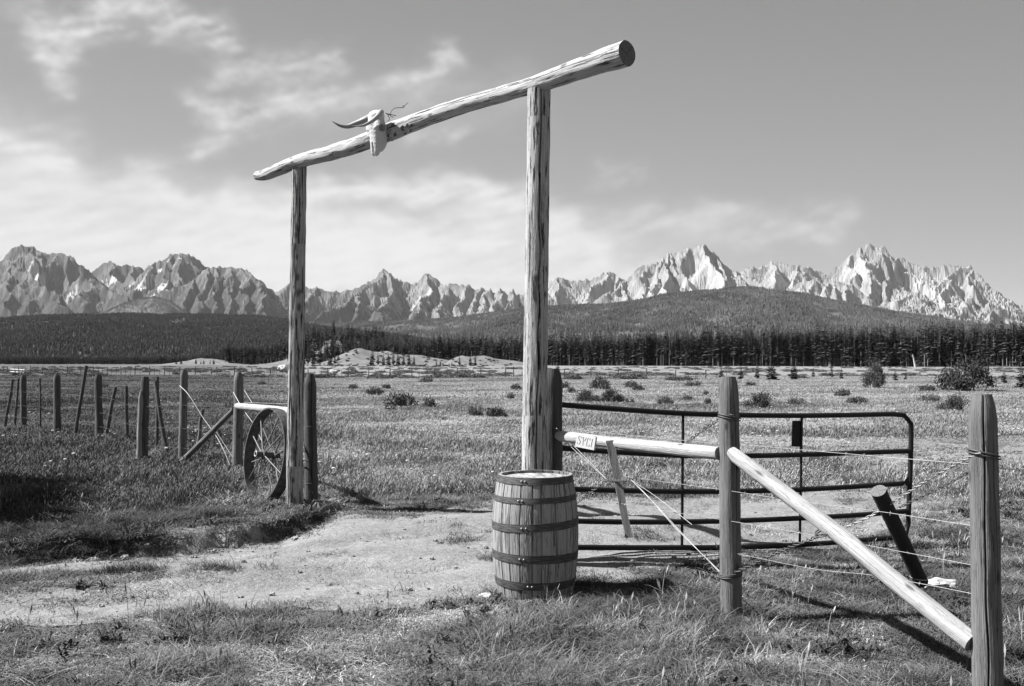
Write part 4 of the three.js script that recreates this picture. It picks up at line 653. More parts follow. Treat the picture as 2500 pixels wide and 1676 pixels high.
// sign on the rail
{
  const o = thing('wooden_sign', P(1430, 1082, 7.95), 'small white board stencilled SVCI on the white rail', 'sign'), cv = document.createElement('canvas'); cv.width = 256; cv.height = 192; const x = cv.getContext('2d');
  x.fillStyle = '#8f8f8f'; x.fillRect(0, 0, 256, 192); for (let i = 0; i < 90; i++) { x.fillStyle = 'rgba(60,60,60,0.1)'; x.fillRect((i * 61) % 256, (i * 37) % 192, 2, 30 + (i * 7) % 60); }
  x.strokeStyle = '#262626'; x.lineWidth = 10; x.lineCap = 'butt'; const S = (...p) => { x.beginPath(); x.moveTo(p[0], p[1]); for (let i = 2; i < p.length; i += 2) x.lineTo(p[i], p[i + 1]); x.stroke(); };
  S(52, 30, 30, 40, 36, 66, 46, 84, 66, 106, 60, 130, 54, 146, 46, 150); S(66, 32, 76, 38, 76, 56); S(26, 124, 28, 138, 34, 146);
  S(96, 30, 100, 90, 104, 158); S(134, 32, 128, 62, 116, 88);
  S(170, 34, 152, 52, 152, 94, 152, 140, 164, 156); S(182, 36, 188, 48, 188, 64); S(190, 126, 188, 146, 178, 156);
  S(222, 34, 216, 90, 214, 158);
  const t = new THREE.CanvasTexture(cv); t.colorSpace = THREE.SRGBColorSpace;
  const A = P(1409, 1060, 7.98), B = P(1455, 1068, 7.72), C = P(1450, 1100, 7.72), D = P(1404, 1091, 7.98), n = B.clone().sub(A).cross(D.clone().sub(A)).normalize(); if (n.z < 0) n.negate();
  const face = new THREE.BufferGeometry(); face.setAttribute('position', new THREE.Float32BufferAttribute([D, C, B, A].flatMap((v) => v.clone().addScaledVector(n, 0.0005).toArray()), 3)); face.setAttribute('uv', new THREE.Float32BufferAttribute([0, 0, 1, 0, 1, 1, 0, 1], 2)); face.setIndex([0, 1, 2, 0, 2, 3]); face.computeVertexNormals();
  part(o, 'lettering', face, new THREE.MeshStandardMaterial({ map: t, roughness: 0.8 }), 'stencilled letters SVCI');
  const L = [A, B, C, D], bk = L.map((v) => v.clone().addScaledVector(n, -0.012)), tri = []; for (let i = 0; i < 4; i++) { const j = (i + 1) % 4; tri.push(L[i], bk[i], L[j], L[j], bk[i], bk[j]); } tri.push(bk[0], bk[2], bk[1], bk[0], bk[3], bk[2]); part(o, 'board', tris(tri), mat(0.3));
}

// ------------------------------------------------------------------ tubular metal gate standing open
{
  const o = thing('metal_gate', V(0.45, 0, -8.8), 'dark tubular metal farm gate swung open behind the wire fence', 'gate');
  const tube = new THREE.MeshPhysicalMaterial({ color: grey(0.008), roughness: 0.55, metalness: 0.0, specularIntensity: 0.5 });
  const G = (px, py) => { const k = (px - 1250) / FOCAL, t = (k * 8.8 - 0.4) / (3.64 - 1.32 * k); return P(px, py, 8.8 + 1.32 * t); };
  const tb = (pts, r = 0.025) => new THREE.TubeGeometry(new THREE.CatmullRomCurve3(pts, false, 'centripetal'), 70, r, 10);
  const cap = (p, r = 0.025) => { const g = new THREE.SphereGeometry(r, 10, 6); g.translate(p.x, p.y, p.z); return g; };
  const rail = (name, l, label) => part(o, name, fuse([tb(l.map((a) => G(...a))), cap(G(...l[0]))]), tube, label);
  rail('frame', [[1359, 988], [1500, 999], [1667, 1010], [1800, 1014], [1956, 1015.5], [2100, 1013.5], [2190, 1012.5], [2214, 1017], [2224, 1032], [2225, 1060], [2223, 1150], [2218, 1270], [2216, 1300], [2208, 1311], [2185, 1313], [1956, 1331], [1800, 1337], [1667, 1338], [1500, 1338], [1362, 1337]], 'outer tube of the gate');
  rail('rail', [[1359, 1094], [1500, 1104], [1667, 1113], [1800, 1114], [1956, 1111], [2100, 1106], [2222, 1102]]);
  rail('rail', [[1360, 1194], [1500, 1198], [1667, 1201], [1800, 1200], [1956, 1196], [2100, 1188], [2221, 1180]]);
  rail('rail', [[1361, 1272], [1500, 1275], [1667, 1275], [1800, 1272], [1956, 1266], [2100, 1258], [2220, 1248]]);
  for (const y of [1002, 1326]) { const a = G(1361, y), g = new THREE.TorusGeometry(0.03, 0.009, 6, 14); g.rotateX(PI / 2); g.translate(a.x, a.y, a.z); part(o, 'hinge', [g.toNonIndexed(), rod(a.clone().add(V(-0.13, 0, 0.05)), a, 0.009, 8).toNonIndexed()], wireDark); }
  part(o, 'upright', tb([G(1362, 988), G(1363, 1337)], 0.02), tube);
  for (const [a, b, y0, y1] of [[1668, 1665, 1010, 1338], [1958, 1953, 1016, 1331]]) { const g = rod(G(a, y0), G(b, y1), 0.017, 4); part(o, 'upright', g, tube); }
  const hk = (a, b, s) => new THREE.TubeGeometry(new THREE.CatmullRomCurve3([G(a - 4, b), G(a - 3, b + s * 6), G(a, b + s * 9), G(a + 3, b + s * 5), G(a + 4, b)]), 16, 0.003, 5);
  for (const [a, b, s] of [[1924, 1020, 1], [1993, 1020, 1.2], [1919, 1105, -1], [1989, 1104, -1]]) part(o, 'wire_hook', hk(a, b, s), wireDark);
  { const A = G(1935, 1028), B = G(1957, 1028), C = G(1955, 1091), D = G(1933, 1091), n = V(0.34, 0, 0.94), L = [A, B, C, D], bk = L.map((v) => v.clone().addScaledVector(n, -0.004)), t = [A, C, B, A, D, C, bk[0], bk[1], bk[2], bk[0], bk[2], bk[3]]; for (let i = 0; i < 4; i++) { const j = (i + 1) % 4; t.push(L[i], L[j], bk[i], L[j], bk[j], bk[i]); } part(o, 'added_plate', tris(t), tube, 'added narrow dark panel standing in for a smudge beside the right upright'); }  // added blank panel standing in for a smudged dark patch
  const ch = []; [[2206, 1186], [2201, 1190], [2196, 1194], [2195, 1200], [2195, 1207], [2194, 1214], [2194, 1221], [2211, 1193], [2210, 1200], [2205, 1206], [2200, 1209]].forEach(([a, b], i) => { const g = new THREE.TorusGeometry(0.013, 0.0035, 5, 10); g.scale(0.7, 1.15, 1); g.rotateY(i % 2 ? 1.2 : -0.2); const c = G(a, b); g.translate(c.x, c.y, c.z + 0.045); ch.push(g); });
  part(o, 'chain', ch, wireDark, 'latch chain hanging at the free end'); part(o, 'latch', tris([G(2216, 1160), G(2200, 1181), G(2218, 1184)].flatMap((v, i, l) => [v.clone().setZ(v.z + 0.03)])), tube);
}

// ------------------------------------------------------------------ oak barrel
{
  const bx = X(1306.5, 7.5), by = gh(bx, 7.5) - 0.035, H = 0.925, at = V(bx, by, -7.5);
  const o = thing('barrel', at, 'weathered oak barrel with iron hoops standing before the right gatepost', 'barrel');
  const R = (t) => 0.276 + 0.047 * (1 - (2 * t - 1) ** 2) * (1 + 0.08 * (2 * t - 1)), r = rng(19);
  const staveTex = woodTex(51, 1, { streak: 0.4, crack: 1, knots: 3, dark: 0.5, darkTone: 0.3 });
  const tones = [0.17, 0.2, 0.23, 0.27].map((v) => new THREE.MeshStandardMaterial({ map: rep(staveTex, 1 / 0.64, 1 / 2.56), color: grey(v), bumpMap: rep(grainBump, 1 / 0.64, 1 / 2.56), bumpScale: 0.005, roughness: 0.9 }));
  const widths = []; let sum = 0; for (let i = 0; i < 25; i++) { const w = 0.7 + 0.75 * r(); widths.push(w); sum += w; }
  let a0 = 0.13;
  for (const w of widths) {
    const da = w / sum * 2 * PI, gap = (0.002 + 0.007 * r() ** 3) / 0.3, a1 = a0 + da - gap, off = 0.004 * (r() - 0.5), cols = [0, 0.05, 0.5, 0.95, 1], inn = [-0.006, -0.001, 0.0006, -0.001, -0.006], rows = 14, pos = [], uv = [], idx = [], u0 = r() * 0.6, v0 = r() * 2, P0 = [];
    for (let j = 0; j <= rows; j++) { const t = j / rows; for (let c = 0; c < 7; c++) { const k = c === 0 ? 0 : c === 6 ? 4 : c - 1, a = lerp(a0, a1, cols[k]), q = (c === 0 || c === 6) ? R(t) - 0.026 : R(t) + inn[k] + off; pos.push(cos(a) * q, t * H, sin(a) * q); uv.push(u0 + a * 0.3, v0 + t * H); } }
    for (let j = 0; j < rows; j++) for (let c = 0; c < 6; c++) { const i = j * 7 + c; idx.push(i, i + 7, i + 1, i + 1, i + 7, i + 8); }
    const top = rows * 7; for (let c = 1; c < 5; c++) { const b = pos.length / 3; for (const [k, q] of [[c, 0], [c + 1, 0], [c + 1, 1], [c, 1]]) { const i = top + k, f = q ? (R(1) - 0.022) / hypot(pos[i * 3], pos[i * 3 + 2]) : 1; pos.push(pos[i * 3] * f, H, pos[i * 3 + 2] * f); uv.push(u0 + c * 0.01, v0 + q * 0.02); } idx.push(b, b + 2, b + 1, b, b + 3, b + 2); }
    { const b = pos.length / 3; for (const [a, t] of [[a0, 1], [a1, 1], [a0, 0.93], [a1, 0.93]]) { const q = R(t) - 0.022; pos.push(cos(a) * q, t * H, sin(a) * q); uv.push(u0, v0); } idx.push(b, b + 1, b + 2, b + 1, b + 3, b + 2); }
    const g = new THREE.BufferGeometry(); g.setAttribute('position', new THREE.Float32BufferAttribute(pos, 3)); g.setAttribute('uv', new THREE.Float32BufferAttribute(uv, 2)); g.setIndex(idx);
    const gg = toCreasedNormals(g, 0.6); gg.translate(bx, by, -7.5); part(o, 'stave', gg, tones[floor(r() * 4)]); a0 += da;
  }
  const rust = gtex(256, 64, (u, v) => { const a = u * 2 * PI; return 0.06 * (1 + 0.6 * n3(cos(a) * 3, sin(a) * 3, v * 4) + 0.35 * n3(cos(a) * 14, sin(a) * 14, v * 9)); });
  const hoopMat = new THREE.MeshStandardMaterial({ map: rust, roughness: 0.75, metalness: 0.25 });
  const hoop = (t0, t1, tilt, az) => { const n = 72, pos = [], uv = [], idx = [], prof = [[t0, 0.001], [t0, 0.0042], [t1, 0.0042], [t1, 0.001]]; for (let i = 0; i <= n; i++) { const a = i / n * 2 * PI, dt = tilt * cos(a - az); prof.forEach(([t, q], k) => { const tt = clamp(t + dt, 0, 1), rr = R(tt) + q; pos.push(cos(a) * rr, tt * H, sin(a) * rr); uv.push(i / n, k === 1 || k === 0 ? 0 : 1); if (i < n && k < 3) { const b = i * 4 + k; idx.push(b, b + 1, b + 4, b + 1, b + 5, b + 4); } }); } const g = new THREE.BufferGeometry(); g.setAttribute('position', new THREE.Float32BufferAttribute(pos, 3)); g.setAttribute('uv', new THREE.Float32BufferAttribute(uv, 2)); g.setIndex(idx); const c = toCreasedNormals(g, 0.5); c.translate(bx, by, -7.5); return c; };
  for (const [t0, t1, tilt, az, ra] of [[0.945, 0.998, 0, 0, 1.9], [0.80, 0.845, 0.004, 0, 1.95], [0.585, 0.645, 0.016, 0, 1.85], [0.335, 0.4, 0.004, 3, 1.9], [0.125, 0.185, -0.004, 0, 1.72], [0.004, 0.04, 0, 0, 1.9]]) {
    part(o, 'hoop', hoop(t0, t1, tilt, az), hoopMat);
    for (const k of [-0.05, 0.05]) { const a = ra + k, t = (t0 + t1) / 2 + tilt * cos(a - az), g = new THREE.SphereGeometry(0.0075, 8, 6); g.scale(1, 1, 1); g.translate(bx + cos(a) * (R(t) + 0.005), by + t * H, -7.5 + sin(a) * (R(t) + 0.005)); part(o, 'rivet', g, mat(k < 0 ? 0.25 : 0.3, { metalness: 0.3, roughness: 0.5 })); }
  }
  // the head: five boards let in below the rim
  const hm = [0.28, 0.3, 0.33, 0.29, 0.31].map((v) => new THREE.MeshStandardMaterial({ map: rep(staveTex, 1 / 0.64, 1 / 2.56), color: grey(v), roughness: 0.9 })), Rh = R(0.965) - 0.02;
  for (let k = 0; k < 5; k++) {
    const x0 = -Rh + k * 2 * Rh / 5 + 0.0012, x1 = -Rh + (k + 1) * 2 * Rh / 5 - 0.0012, s = new THREE.Shape(), N = 10, e = (x) => sqrt(max(0, Rh * Rh - x * x)); for (let i = 0; i <= N; i++) { const x = lerp(x0, x1, i / N); i ? s.lineTo(x, e(x)) : s.moveTo(x, e(x)); } for (let i = N; i >= 0; i--) { const x = lerp(x0, x1, i / N); s.lineTo(x, -e(x)); }
    const g = new THREE.ExtrudeGeometry(s, { depth: 0.02, bevelEnabled: false }); g.rotateX(-PI / 2); g.rotateY(0.25); g.translate(bx, by + H * 0.955, -7.5); part(o, 'head_board', g, hm[k]);
  }
}

// ------------------------------------------------------------------ iron wagon wheel leaning on the left fence
{
  const d0 = 12.15, c = P(655, 1111, d0), Rw = 0.565, o = thing('wagon_wheel', V(c.x, 0, c.z), 'rusty iron spoked wheel leaning against the left fence rail by the post', 'wheel');
  const n = V(-0.787, 0.13, 0.617).normalize(), up = V(0, 1, 0).addScaledVector(n, -n.y).normalize(), tt = up.clone().cross(n).normalize();
  const B = new THREE.Matrix4().makeBasis(tt, up, n).setPosition(c), to = (x, y, z) => V(x, y, z).applyMatrix4(B), iron = new THREE.MeshStandardMaterial({ color: grey(0.07), roughness: 0.75, metalness: 0.2 }), rimMat = new THREE.MeshStandardMaterial({ map: gtex(512, 64, (u, v) => 0.055 * (1 + 0.45 * n2(u * 30, v * 4) + 0.3 * n2(u * 90, v * 12))), roughness: 0.8, metalness: 0.15 });
  const w = 0.068, prof = [[Rw - 0.012, -w], [Rw + 0.006, -w], [Rw + 0.01, 0], [Rw + 0.006, w], [Rw - 0.012, w], [Rw - 0.008, 0], [Rw - 0.012, -w]].map(([a, b]) => new THREE.Vector2(a, b));
  const rim = toCreasedNormals(new THREE.LatheGeometry(prof, 72), 0.5); rim.rotateX(PI / 2); rim.applyMatrix4(B); part(o, 'rim', rim, rimMat);
  const hubProf = [[0.001, -0.14], [0.036, -0.14], [0.036, -0.085], [0.062, -0.08], [0.062, -0.06], [0.04, -0.055], [0.04, 0.055], [0.062, 0.06], [0.062, 0.08], [0.036, 0.085], [0.034, 0.165], [0.026, 0.165], [0.024, 0.12], [0.001, 0.12]].map(([a, b]) => new THREE.Vector2(a, b));
  const hub = toCreasedNormals(new THREE.LatheGeometry(hubProf, 20), 0.5); hub.rotateX(PI / 2); hub.applyMatrix4(B); part(o, 'hub', hub, iron);
  const ring = new THREE.TorusGeometry(0.031, 0.006, 6, 18); ring.translate(0, 0, 0.166); ring.applyMatrix4(B); part(o, 'hub_ring', ring, mat(0.4, { metalness: 0.3, roughness: 0.6 }));
  const spoke = new THREE.MeshStandardMaterial({ color: grey(0.12), roughness: 0.6, metalness: 0.2 });
  for (let i = 0; i < 16; i++) { const a = i / 16 * 2 * PI + 0.12, s = i % 2 ? 1 : -1, b = a + 0.13 * (i % 4 < 2 ? 1 : -1); part(o, 'spoke', rod(to(cos(a) * 0.045, sin(a) * 0.045, s * 0.07), to(cos(b) * (Rw - 0.001), sin(b) * (Rw - 0.001), s * 0.012), 0.0085, 8, 0.0075), spoke); }
}

// ------------------------------------------------------------------ old wire fence at the left
{
  const o = thing('wire_fence', V(-5.4, 0, -16), 'old leaning wire fence of uneven posts and stakes at the left', 'fence'), at = (px, py, d) => P(px, py, d);
  // [top x, top y, foot x, foot y, depth, thickness in picture, material, shape, label]
  const posts = [
    [30.5, 926, 12, 1036, 26.3, 7, 'old', 0, 'leaning stake at the far left end'], [44, 924, 35, 1041, 26, 6, 'old', 0, 'thin leaning stake beside a thick post'], [56.5, 916, 57.5, 1045, 25.5, 14, 'old', 1, 'thick upright post, leftmost of the thick ones'],
    [96.6, 924, 97, 1046, 25.2, 5, 'old', 0, 'thinnest upright stake'], [138, 916, 139, 1060, 23.6, 16.5, 'old', 1, 'thick post between the thinnest stake and the tallest leaning pole'], [210, 893, 182, 1072, 22.2, 8.5, 'old', 0, 'tallest pole, leaning to the right'],
    [239, 914, 241, 1068, 21.9, 18, 'old', 1, 'thick post right of the tallest leaning pole'], [282, 945, 256, 1076, 21.5, 8.5, 'old', 0, 'short stake leaning to the right'], [308, 943, 311.5, 1076, 21.3, 8.5, 'old', 0, 'short nearly upright stake'],
    [384, 920, 382, 1104, 18.8, 7.5, 'old', 0, 'upright stake behind a crooked one'],
    [448.6, 903.5, 444.5, 1136, 16.4, 19, 'grey', 1, 'brace post at the left end of the diagonal'], [582, 909.5, 579.5, 1160, 15.1, 24, 'grey', 1, 'brace post with chamfered top left of the wheel'], [496, 999, 481.5, 1092, 16.0, 9, 'grey', 0, 'short stake nailed to the diagonal'],
  ];
  posts.forEach(([tx, ty, fx, fy, d, w, m, kind, label], i) => {
    const t = at(tx, ty, d), f = at(fx, fy, d), R = w / FOCAL * d / 2; if (kind || i < 10) f.addScaledVector(f.clone().sub(t).normalize(), 0.2);
    part(o, kind ? 'post' : 'stake', logAll([f, f.clone().lerp(t, 0.35).add(V(0.012 * n2(i, 1), 0, 0)), f.clone().lerp(t, 0.7).add(V(0.014 * n2(i, 2) * (kind ? 1 : 2), 0, 0)), t], kind ? [[0, R * 1.12], [0.5, R], [0.94, R * 0.98], [0.975, R * (i === 11 ? 0.78 : 0.9)], [1, R * (i === 11 ? 0.5 : 0.68)]] : [[0, R * 1.1], [1, R * 0.92]], { seed: 30 + i, rough: 0.07, step: 0.06, seg: 16 }), M[m], label);
  });
  { // split post: a tall dark half and a broken outer half
    const R = 22 / FOCAL * 17 / 2; part(o, 'post', logAll([at(348, 1140, 17), at(350, 1060, 17), at(353, 960, 17), at(353.5, 920, 17)], [[0, R * 1.1], [0.7, R * 0.95], [0.96, R * 0.92], [1, R * 0.75]], { seed: 50, rough: 0.05, seg: 18 }), M.old, 'thickest old post, split along its left side');
    part(o, 'splinter', logAll([at(338, 1130, 16.9), at(340, 1080, 16.93), at(342, 1000, 16.93), at(345, 955, 16.95)], [[0, R * 0.72], [0.35, R * 0.55], [0.9, R * 0.55], [1, R * 0.3]], { seed: 51, rough: 0.14, seg: 12 }), M.stake, 'broken pale outer slab of the split post');
    part(o, 'stake', logAll([at(410, 1118, 18), at(398, 1060, 18.1), at(386, 985, 18.2), at(379, 932, 18.3)], [[0, 0.042], [1, 0.036]], { seed: 52, rough: 0.06, seg: 14 }), M.old, 'crooked stake leaning left');
  }
  const bp = V(-2.405, 1.57, -11.86); part(o, 'post', logAll([V(-2.39, -0.25, -11.86), V(-2.39, 0.4, -11.86), V(-2.4, 1.0, -11.86), bp], [[0, 0.085], [0.5, 0.075], [0.93, 0.072], [0.955, 0.064], [1, 0.038]], { seed: 60, rough: 0.035, step: 0.03, cracks: [{ a: 0.35, w: 0.06, depth: 0.02, t0: 0.3 }] }), M.greyDark, 'dark chamfered post standing behind the left gatepost');
  part(o, 'wire', [wrap(V(-2.39, 0.95, -11.86), 0.078, 0, 1, 0.003), wrap(V(-2.39, 0.55, -11.86), 0.08, 0, 1, 0.003), wrap(V(-2.39, 0.28, -11.86), 0.082, 0.01, 1, 0.003)], wireDark);
  part(o, 'brace', logAll([at(440, 1131, 16.3), at(500, 1072, 15.75), at(571, 1000, 15.2)], [[0, 0.046], [1, 0.04]], { seed: 61, rough: 0.05, seg: 18 }), M.grey, 'diagonal brace pole');
  part(o, 'rail', logAll([at(577, 992, 15.0), at(580, 992.3, 14.97), at(620, 996, 14.0), at(660, 1000, 13.0), at(715, 1006, 11.95)], [[0, 0.04], [0.01, 0.05], [0.5, 0.05], [1, 0.05]], { seed: 62, rough: 0.035, seg: 22 }), M.pale, 'white peeled top rail');
  const W = (g, m = wireMat) => part(o, 'wire', g, m), k = 0.0052;
  W(barbed([at(438, 942, 16.3), at(458, 962, 16.1), at(495, 1020, 15.8), at(530, 1070, 15.5), at(548, 1105, 15.3), at(566, 1150, 15.1)], k, 0));
  W(barbed([at(569, 958, 15.0), at(590, 995, 14.7), at(617, 1034, 14.2), at(640, 1080, 13.6)], k, 0));
  W(barbed([at(596, 953, 15.0), at(606, 970, 14.7), at(616, 985, 14.4)], k, 0)); W(barbed([at(528, 1055, 15.3), at(545, 1082, 15.2), at(568, 1117, 15.05)], k, 0));
  W(barbed([at(595, 983, 15), at(650, 985, 13.3), at(712, 987, 11.9)], 0.003, 0.15, 3));
  for (const [y0, y1] of [[0.95, 1.0], [0.6, 0.62], [0.3, 0.3]]) W(barbed([V(-13.4, y0, -26.3), V(-9.1, y0, -21.9), V(-6.3, y0, -17), V(-5.42, y1, -16.35), V(-4.12, y1, -15.05)], 0.0024, 0.3, 7), wireDark);
}

// ------------------------------------------------------------------ grass
function bladeClump(seed, n, rad, h0, h1, wid, lean, seedHead = 0) {
  const r = rng(seed), pos = [], nor = [], idx = [];
  for (let i = 0; i < n; i++) {
    const a = r() * 2 * PI, q = rad * sqrt(r()), x = cos(a) * q, z = sin(a) * q, h = lerp(h0, h1, r() * r()), t = r() * 2 * PI, l = h * lean * (0.25 + 1.1 * r()), dx = cos(t), dz = sin(t), w = wid * (0.6 + 0.8 * r()), px = -dz, pz = dx, b = pos.length / 3;
    const S = [[0, 1, 0], [0.5, 0.85, 0.28], [0.85, 0.5, 0.68], [1, 0, 1]];
    for (const [f, k, c] of S) { const X0 = x + dx * l * c, Y0 = h * f * (1 - 0.28 * lean * c), Z0 = z + dz * l * c; if (k > 0) { pos.push(X0 - px * w * k / 2, Y0, Z0 - pz * w * k / 2, X0 + px * w * k / 2, Y0, Z0 + pz * w * k / 2); } else pos.push(X0, Y0, Z0); }
    idx.push(b, b + 1, b + 2, b + 1, b + 3, b + 2, b + 2, b + 3, b + 4, b + 3, b + 5, b + 4, b + 4, b + 5, b + 6);
    if (r() < seedHead) { const m = pos.length / 3, T = [x + dx * l, h * (1 - 0.28 * lean), z + dz * l], sx = dx * 0.012, sz = dz * 0.012; pos.push(T[0], T[1] - 0.035, T[2], T[0] - px * 0.006 + sx, T[1], T[2] - pz * 0.006 + sz, T[0] + px * 0.006 + sx, T[1], T[2] + pz * 0.006 + sz, T[0] + sx * 2, T[1] + 0.03, T[2] + sz * 2); idx.push(m, m + 1, m + 2, m + 1, m + 3, m + 2); }
  }
  const g = new THREE.BufferGeometry(); g.setAttribute('position', new THREE.Float32BufferAttribute(pos, 3)); g.setIndex(idx); g.computeVertexNormals(); return g;
}
{
  const r = rng(2024), lists = { short: [], mat: [], tuft: [], meadow: [], tall: [], stalk: [], weed: [], straw: [], far: [] }, G = (x, d) => gh(x, d) - 0.01;
  const protos = { short: bladeClump(61, 46, 0.1, 0.02, 0.07, 0.004, 1.5), mat: bladeClump(62, 46, 0.14, 0.015, 0.035, 0.0048, 2.4), tuft: bladeClump(63, 70, 0.09, 0.03, 0.13, 0.0036, 1.3), meadow: bladeClump(64, 60, 0.22, 0.05, 0.15, 0.0065, 0.8, 0.15), tall: bladeClump(65, 46, 0.16, 0.12, 0.46, 0.006, 0.6, 0.5), stalk: bladeClump(66, 4, 0.06, 0.15, 0.34, 0.003, 0.35, 1), weed: bladeClump(68, 15, 0.05, 0.05, 0.15, 0.013, 1.1), straw: bladeClump(69, 4, 0.1, 0.05, 0.12, 0.003, 3.0), far: bladeClump(67, 60, 0.6, 0.05, 0.14, 0.018, 0.8) };
  const add = (kind, x, d, s, sy, tone) => lists[kind].push([x, G(x, d), -d, s, sy, r() * 6.28, clamp(tone, 0.012, 0.4), 0.15 * (r() - 0.5), 0.15 * (r() - 0.5)]);
  const blocked = (x, d) => hypot(x - 0.175, d - 7.5) < 0.3;
  // cropped turf close by
  for (let k = 0; k < 90000; k++) {
    const d = sqrt(lerp(4.2 * 4.2, 17 * 17, r())), x = (r() * 2 - 1) * (0.54 * d + 0.9), m = roadMask(x, d); if (blocked(x, d)) continue;
    const thin = m > 0 ? (m < 0.16 ? 0.4 : m < 0.45 ? 0.12 : 0.012 + 0.1 * smooth(0.3, 0.7, n2(x * 1.2, d * 1.2))) : m > -0.25 ? 0.75 : 1, dens = smooth(-0.75, 0.05, fbm(x * 0.9, d * 0.9 + 3, 3)) * 0.9 + 0.1;
    if (r() > thin * dens) continue;
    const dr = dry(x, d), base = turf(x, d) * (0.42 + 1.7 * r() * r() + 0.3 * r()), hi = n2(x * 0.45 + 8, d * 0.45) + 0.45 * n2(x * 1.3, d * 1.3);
    const longer = (x < -2.2 && d > 10.4 && bankSide(x, d) > 1.6) || (x > -2.2 && d > 12.6);
    if (longer && r() < 0.55) add(r() < 0.3 ? 'tall' : 'meadow', x, d, 0.8 + 0.5 * r(), (0.45 + 0.5 * r()) * (0.45 + 0.55 * smooth(-0.3, 0.5, hi)), base * 1.05);
    else if (r() < 0.05 + 0.6 * smooth(0.15, 0.55, hi + 0.3 * (0.5 - dr))) add('tuft', x, d, 0.9 + 0.6 * r(), 0.5 + 0.75 * r() * (0.5 + smooth(0, 0.7, hi)), base * (r() < 0.22 ? 1.5 : 0.75));
    else if (r() < 0.15 + 0.7 * smooth(0.3, 0.8, dr)) add('mat', x, d, 0.8 + 0.7 * r(), 0.8 + 0.8 * r(), base * (1.2 + 1.1 * r()));
    else add('short', x, d, 0.9 + 0.6 * r(), 0.7 + 0.8 * r(), base);
  }
  for (let k = 0; k < 380; k++) { const d = sqrt(lerp(4.3 * 4.3, 14 * 14, r())), x = (r() * 2 - 1) * (0.54 * d + 0.5); if (roadMask(x, d) > -0.1 || blocked(x, d)) continue; add('stalk', x, d, 1, 0.5 + 0.7 * r(), 0.1 + 0.16 * r()); }
  for (let k = 0; k < 3600; k++) { const d = sqrt(lerp(4.3 * 4.3, 13 * 13, r())), x = (r() * 2 - 1) * (0.54 * d + 0.5), m = roadMask(x, d); if (m > -0.06 || blocked(x, d)) continue; const q = n2(x * 0.8 + 30, d * 0.8); if (q > 0.1) add('weed', x, d, 0.8 + 0.7 * r(), 0.7 + 0.7 * r(), 0.018 + 0.04 * r()); else if (r() < 0.35) add('straw', x, d, 0.8 + 0.8 * r(), 1, 0.14 + 0.2 * r()); }
  // long growth round the foot of posts, the wheel and the barrel
  const foot = (x, d, R, n, sc, tone, kind = 'tuft') => { for (let i = 0; i < n; i++) { const a = r() * 6.28, q = R * (0.8 + 0.9 * r()); const xx = x + cos(a) * q, dd = d + sin(a) * q; if (roadMask(xx, dd) > 0.05 && r() < 0.8) continue; add(kind, xx, dd, 0.9 + 0.4 * r(), sc * (0.6 + 0.7 * r()), tone * (0.7 + 0.7 * r())); } };
  foot(0.175, 7.5, 0.33, 26, 0.5, 0.12); foot(1.44, 6.52, 0.11, 16, 0.6, 0.12); foot(2.34, 4.9, 0.13, 22, 0.6, 0.08); foot(0.2, 8.55, 0.16, 16, 0.7, 0.1);
  foot(-2.54, 11.5, 0.13, 14, 0.5, 0.13); foot(-3.02, 12.0, 0.3, 26, 0.4, 0.16, 'tall'); foot(-3.0, 11.4, 0.5, 30, 0.3, 0.14, 'tall'); foot(-3.9, 12.6, 0.9, 40, 0.42, 0.1, 'tall');
  for (const [x, d] of [[-4.12, 15.1], [-5.43, 16.4], [-6.3, 17], [-6.5, 18], [-8.5, 21.5], [-9.06, 21.9], [-10.7, 23.6], [-12.3, 25.5]]) foot(x, d, 0.22, 12, 0.4, 0.07, 'tall');
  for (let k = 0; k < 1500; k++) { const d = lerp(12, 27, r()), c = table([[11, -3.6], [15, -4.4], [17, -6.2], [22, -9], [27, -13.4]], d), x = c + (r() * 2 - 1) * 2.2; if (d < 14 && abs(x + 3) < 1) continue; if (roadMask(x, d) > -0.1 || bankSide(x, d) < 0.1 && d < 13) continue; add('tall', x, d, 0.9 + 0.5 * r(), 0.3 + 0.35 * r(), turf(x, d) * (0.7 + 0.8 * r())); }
  // the turf lip along the cut bank
  for (let k = 0; k < 900; k++) { const d = lerp(8.3, 11.4, r()), x = lerp(-6.2, -2.1, r()), b = bankSide(x, d); if (b < -0.02 || b > 0.3) continue; add(r() < 0.5 ? 'tuft' : 'short', x, d, 1 + 0.5 * r(), 0.6 + 0.5 * r(), turf(x, d) * (0.9 + r())); }
  // meadow
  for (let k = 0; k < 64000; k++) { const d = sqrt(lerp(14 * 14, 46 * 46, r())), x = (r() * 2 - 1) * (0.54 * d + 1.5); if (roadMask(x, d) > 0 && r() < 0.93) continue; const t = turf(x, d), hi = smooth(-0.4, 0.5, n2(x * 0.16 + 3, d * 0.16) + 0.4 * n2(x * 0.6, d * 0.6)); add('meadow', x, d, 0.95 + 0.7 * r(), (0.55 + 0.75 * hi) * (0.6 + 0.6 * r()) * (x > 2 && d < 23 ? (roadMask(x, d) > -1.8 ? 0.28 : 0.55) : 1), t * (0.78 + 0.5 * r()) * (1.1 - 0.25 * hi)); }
  for (let k = 0; k < 60000; k++) { const d = sqrt(lerp(44 * 44, 130 * 130, r())), x = (r() * 2 - 1) * (0.54 * d + 3), t = turf(x, d), hi = smooth(-0.5, 0.5, n2(x * 0.05 + 3, d * 0.09)); add('far', x, d, 1 + 0.8 * r(), (0.5 + 0.5 * hi) * (0.6 + 0.7 * r()), t * (0.85 + 0.3 * r())); }
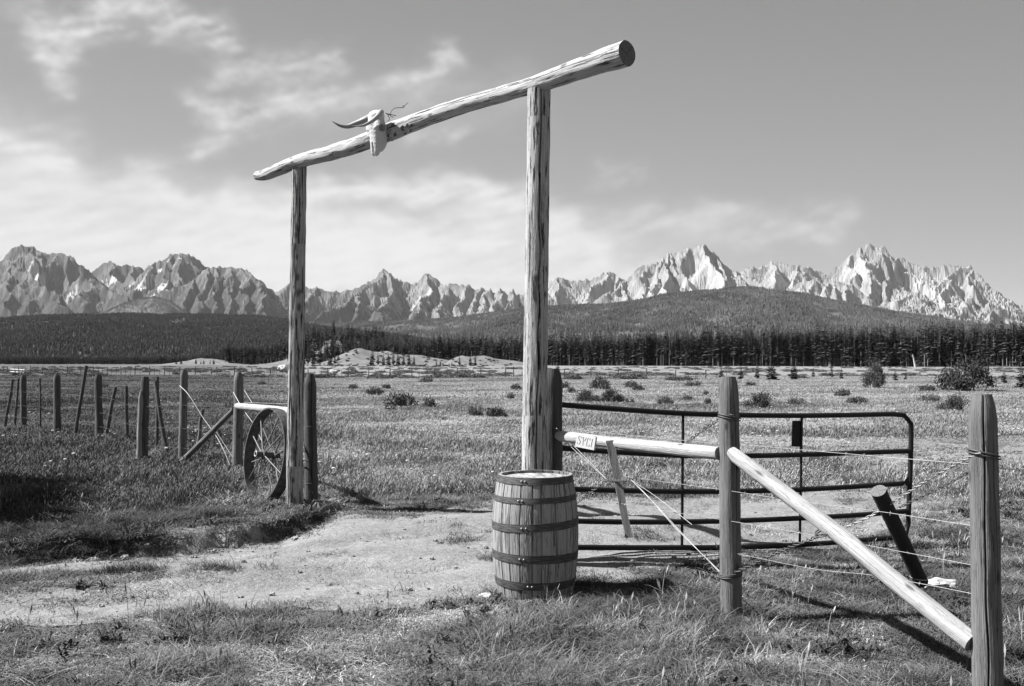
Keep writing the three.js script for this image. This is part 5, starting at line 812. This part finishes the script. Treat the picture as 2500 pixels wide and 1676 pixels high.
  const gm = mat(1.1, { side: THREE.DoubleSide }), what = { short: 'short grass blades of the cropped turf', mat: 'flattened dry grass lying on the turf', tuft: 'coarse grass tufts in the turf', meadow: 'standing meadow grass', tall: 'tall dry grass along the fence and by the wheel', stalk: 'thin dry seed stalks above the turf', far: 'meadow grass in the distance', weed: 'broad leaved weeds between the grass tufts', straw: 'pale loose straws lying on the turf' };
  for (const k in lists) scatter('grass', protos[k], gm, lists[k], what[k], 'grass');
  // small white meadow flowers
  const fl = [], fg = new THREE.IcosahedronGeometry(1, 0); for (let k = 0; k < 1500; k++) { const d = sqrt(lerp(13 * 13, 40 * 40, r())), x = (r() * 2 - 1) * 0.54 * d; if (n2(x * 0.12 + 5, d * 0.12) + 0.5 * n2(x * 0.5, d * 0.5) < 0.25 || roadMask(x, d) > -0.2) continue; const s = 0.012 + 0.014 * r(); fl.push([x, gh(x, d) + 0.12 + 0.12 * r(), -d, s * 1.5, s * 0.7, 0, 0.4]); }
  scatter('wildflowers', fg, mat(1), fl, 'small white flower heads scattered through the meadow', 'flowers');
  // pebbles and clods on the track
  const pb = []; for (let k = 0; k < 5000; k++) { const d = lerp(5, 17, r()), x = lerp(-8, 6, r()), m = roadMask(x, d); if (m < 0 || abs(x) > 0.54 * d + 0.5) continue; const s = 0.002 + 0.02 * r() ** 8 + (m < 0.3 ? 0.004 * r() : 0); pb.push([x, gh(x, d) + 0.008 + s * 0.2, -d, s * (1 + 0.4 * r()), s * 0.75, r() * 6, 0.1 + 0.16 * r()]); }
  for (let k = 0; k < 500; k++) { const d = lerp(9, 12, r()), x = lerp(-4, -1.2, r()), b = bankSide(x, d); if (b > -0.02 || b < -0.35) continue; const s = 0.008 + 0.028 * r() ** 2; pb.push([x, gh(x, d) + s * 0.3, -d, s, s * 0.8, r() * 6, 0.16 + 0.14 * r()]); }
  scatter('pebbles', rock(13, 1, 1, 1, 0.5).toNonIndexed(), mat(1), pb, 'pebbles and dry clods on the dirt track', 'pebbles');
}
scene.traverse((o) => { if (o.isMesh) { o.castShadow = true; o.receiveShadow = true; } });
renderer.render(scene, camera);
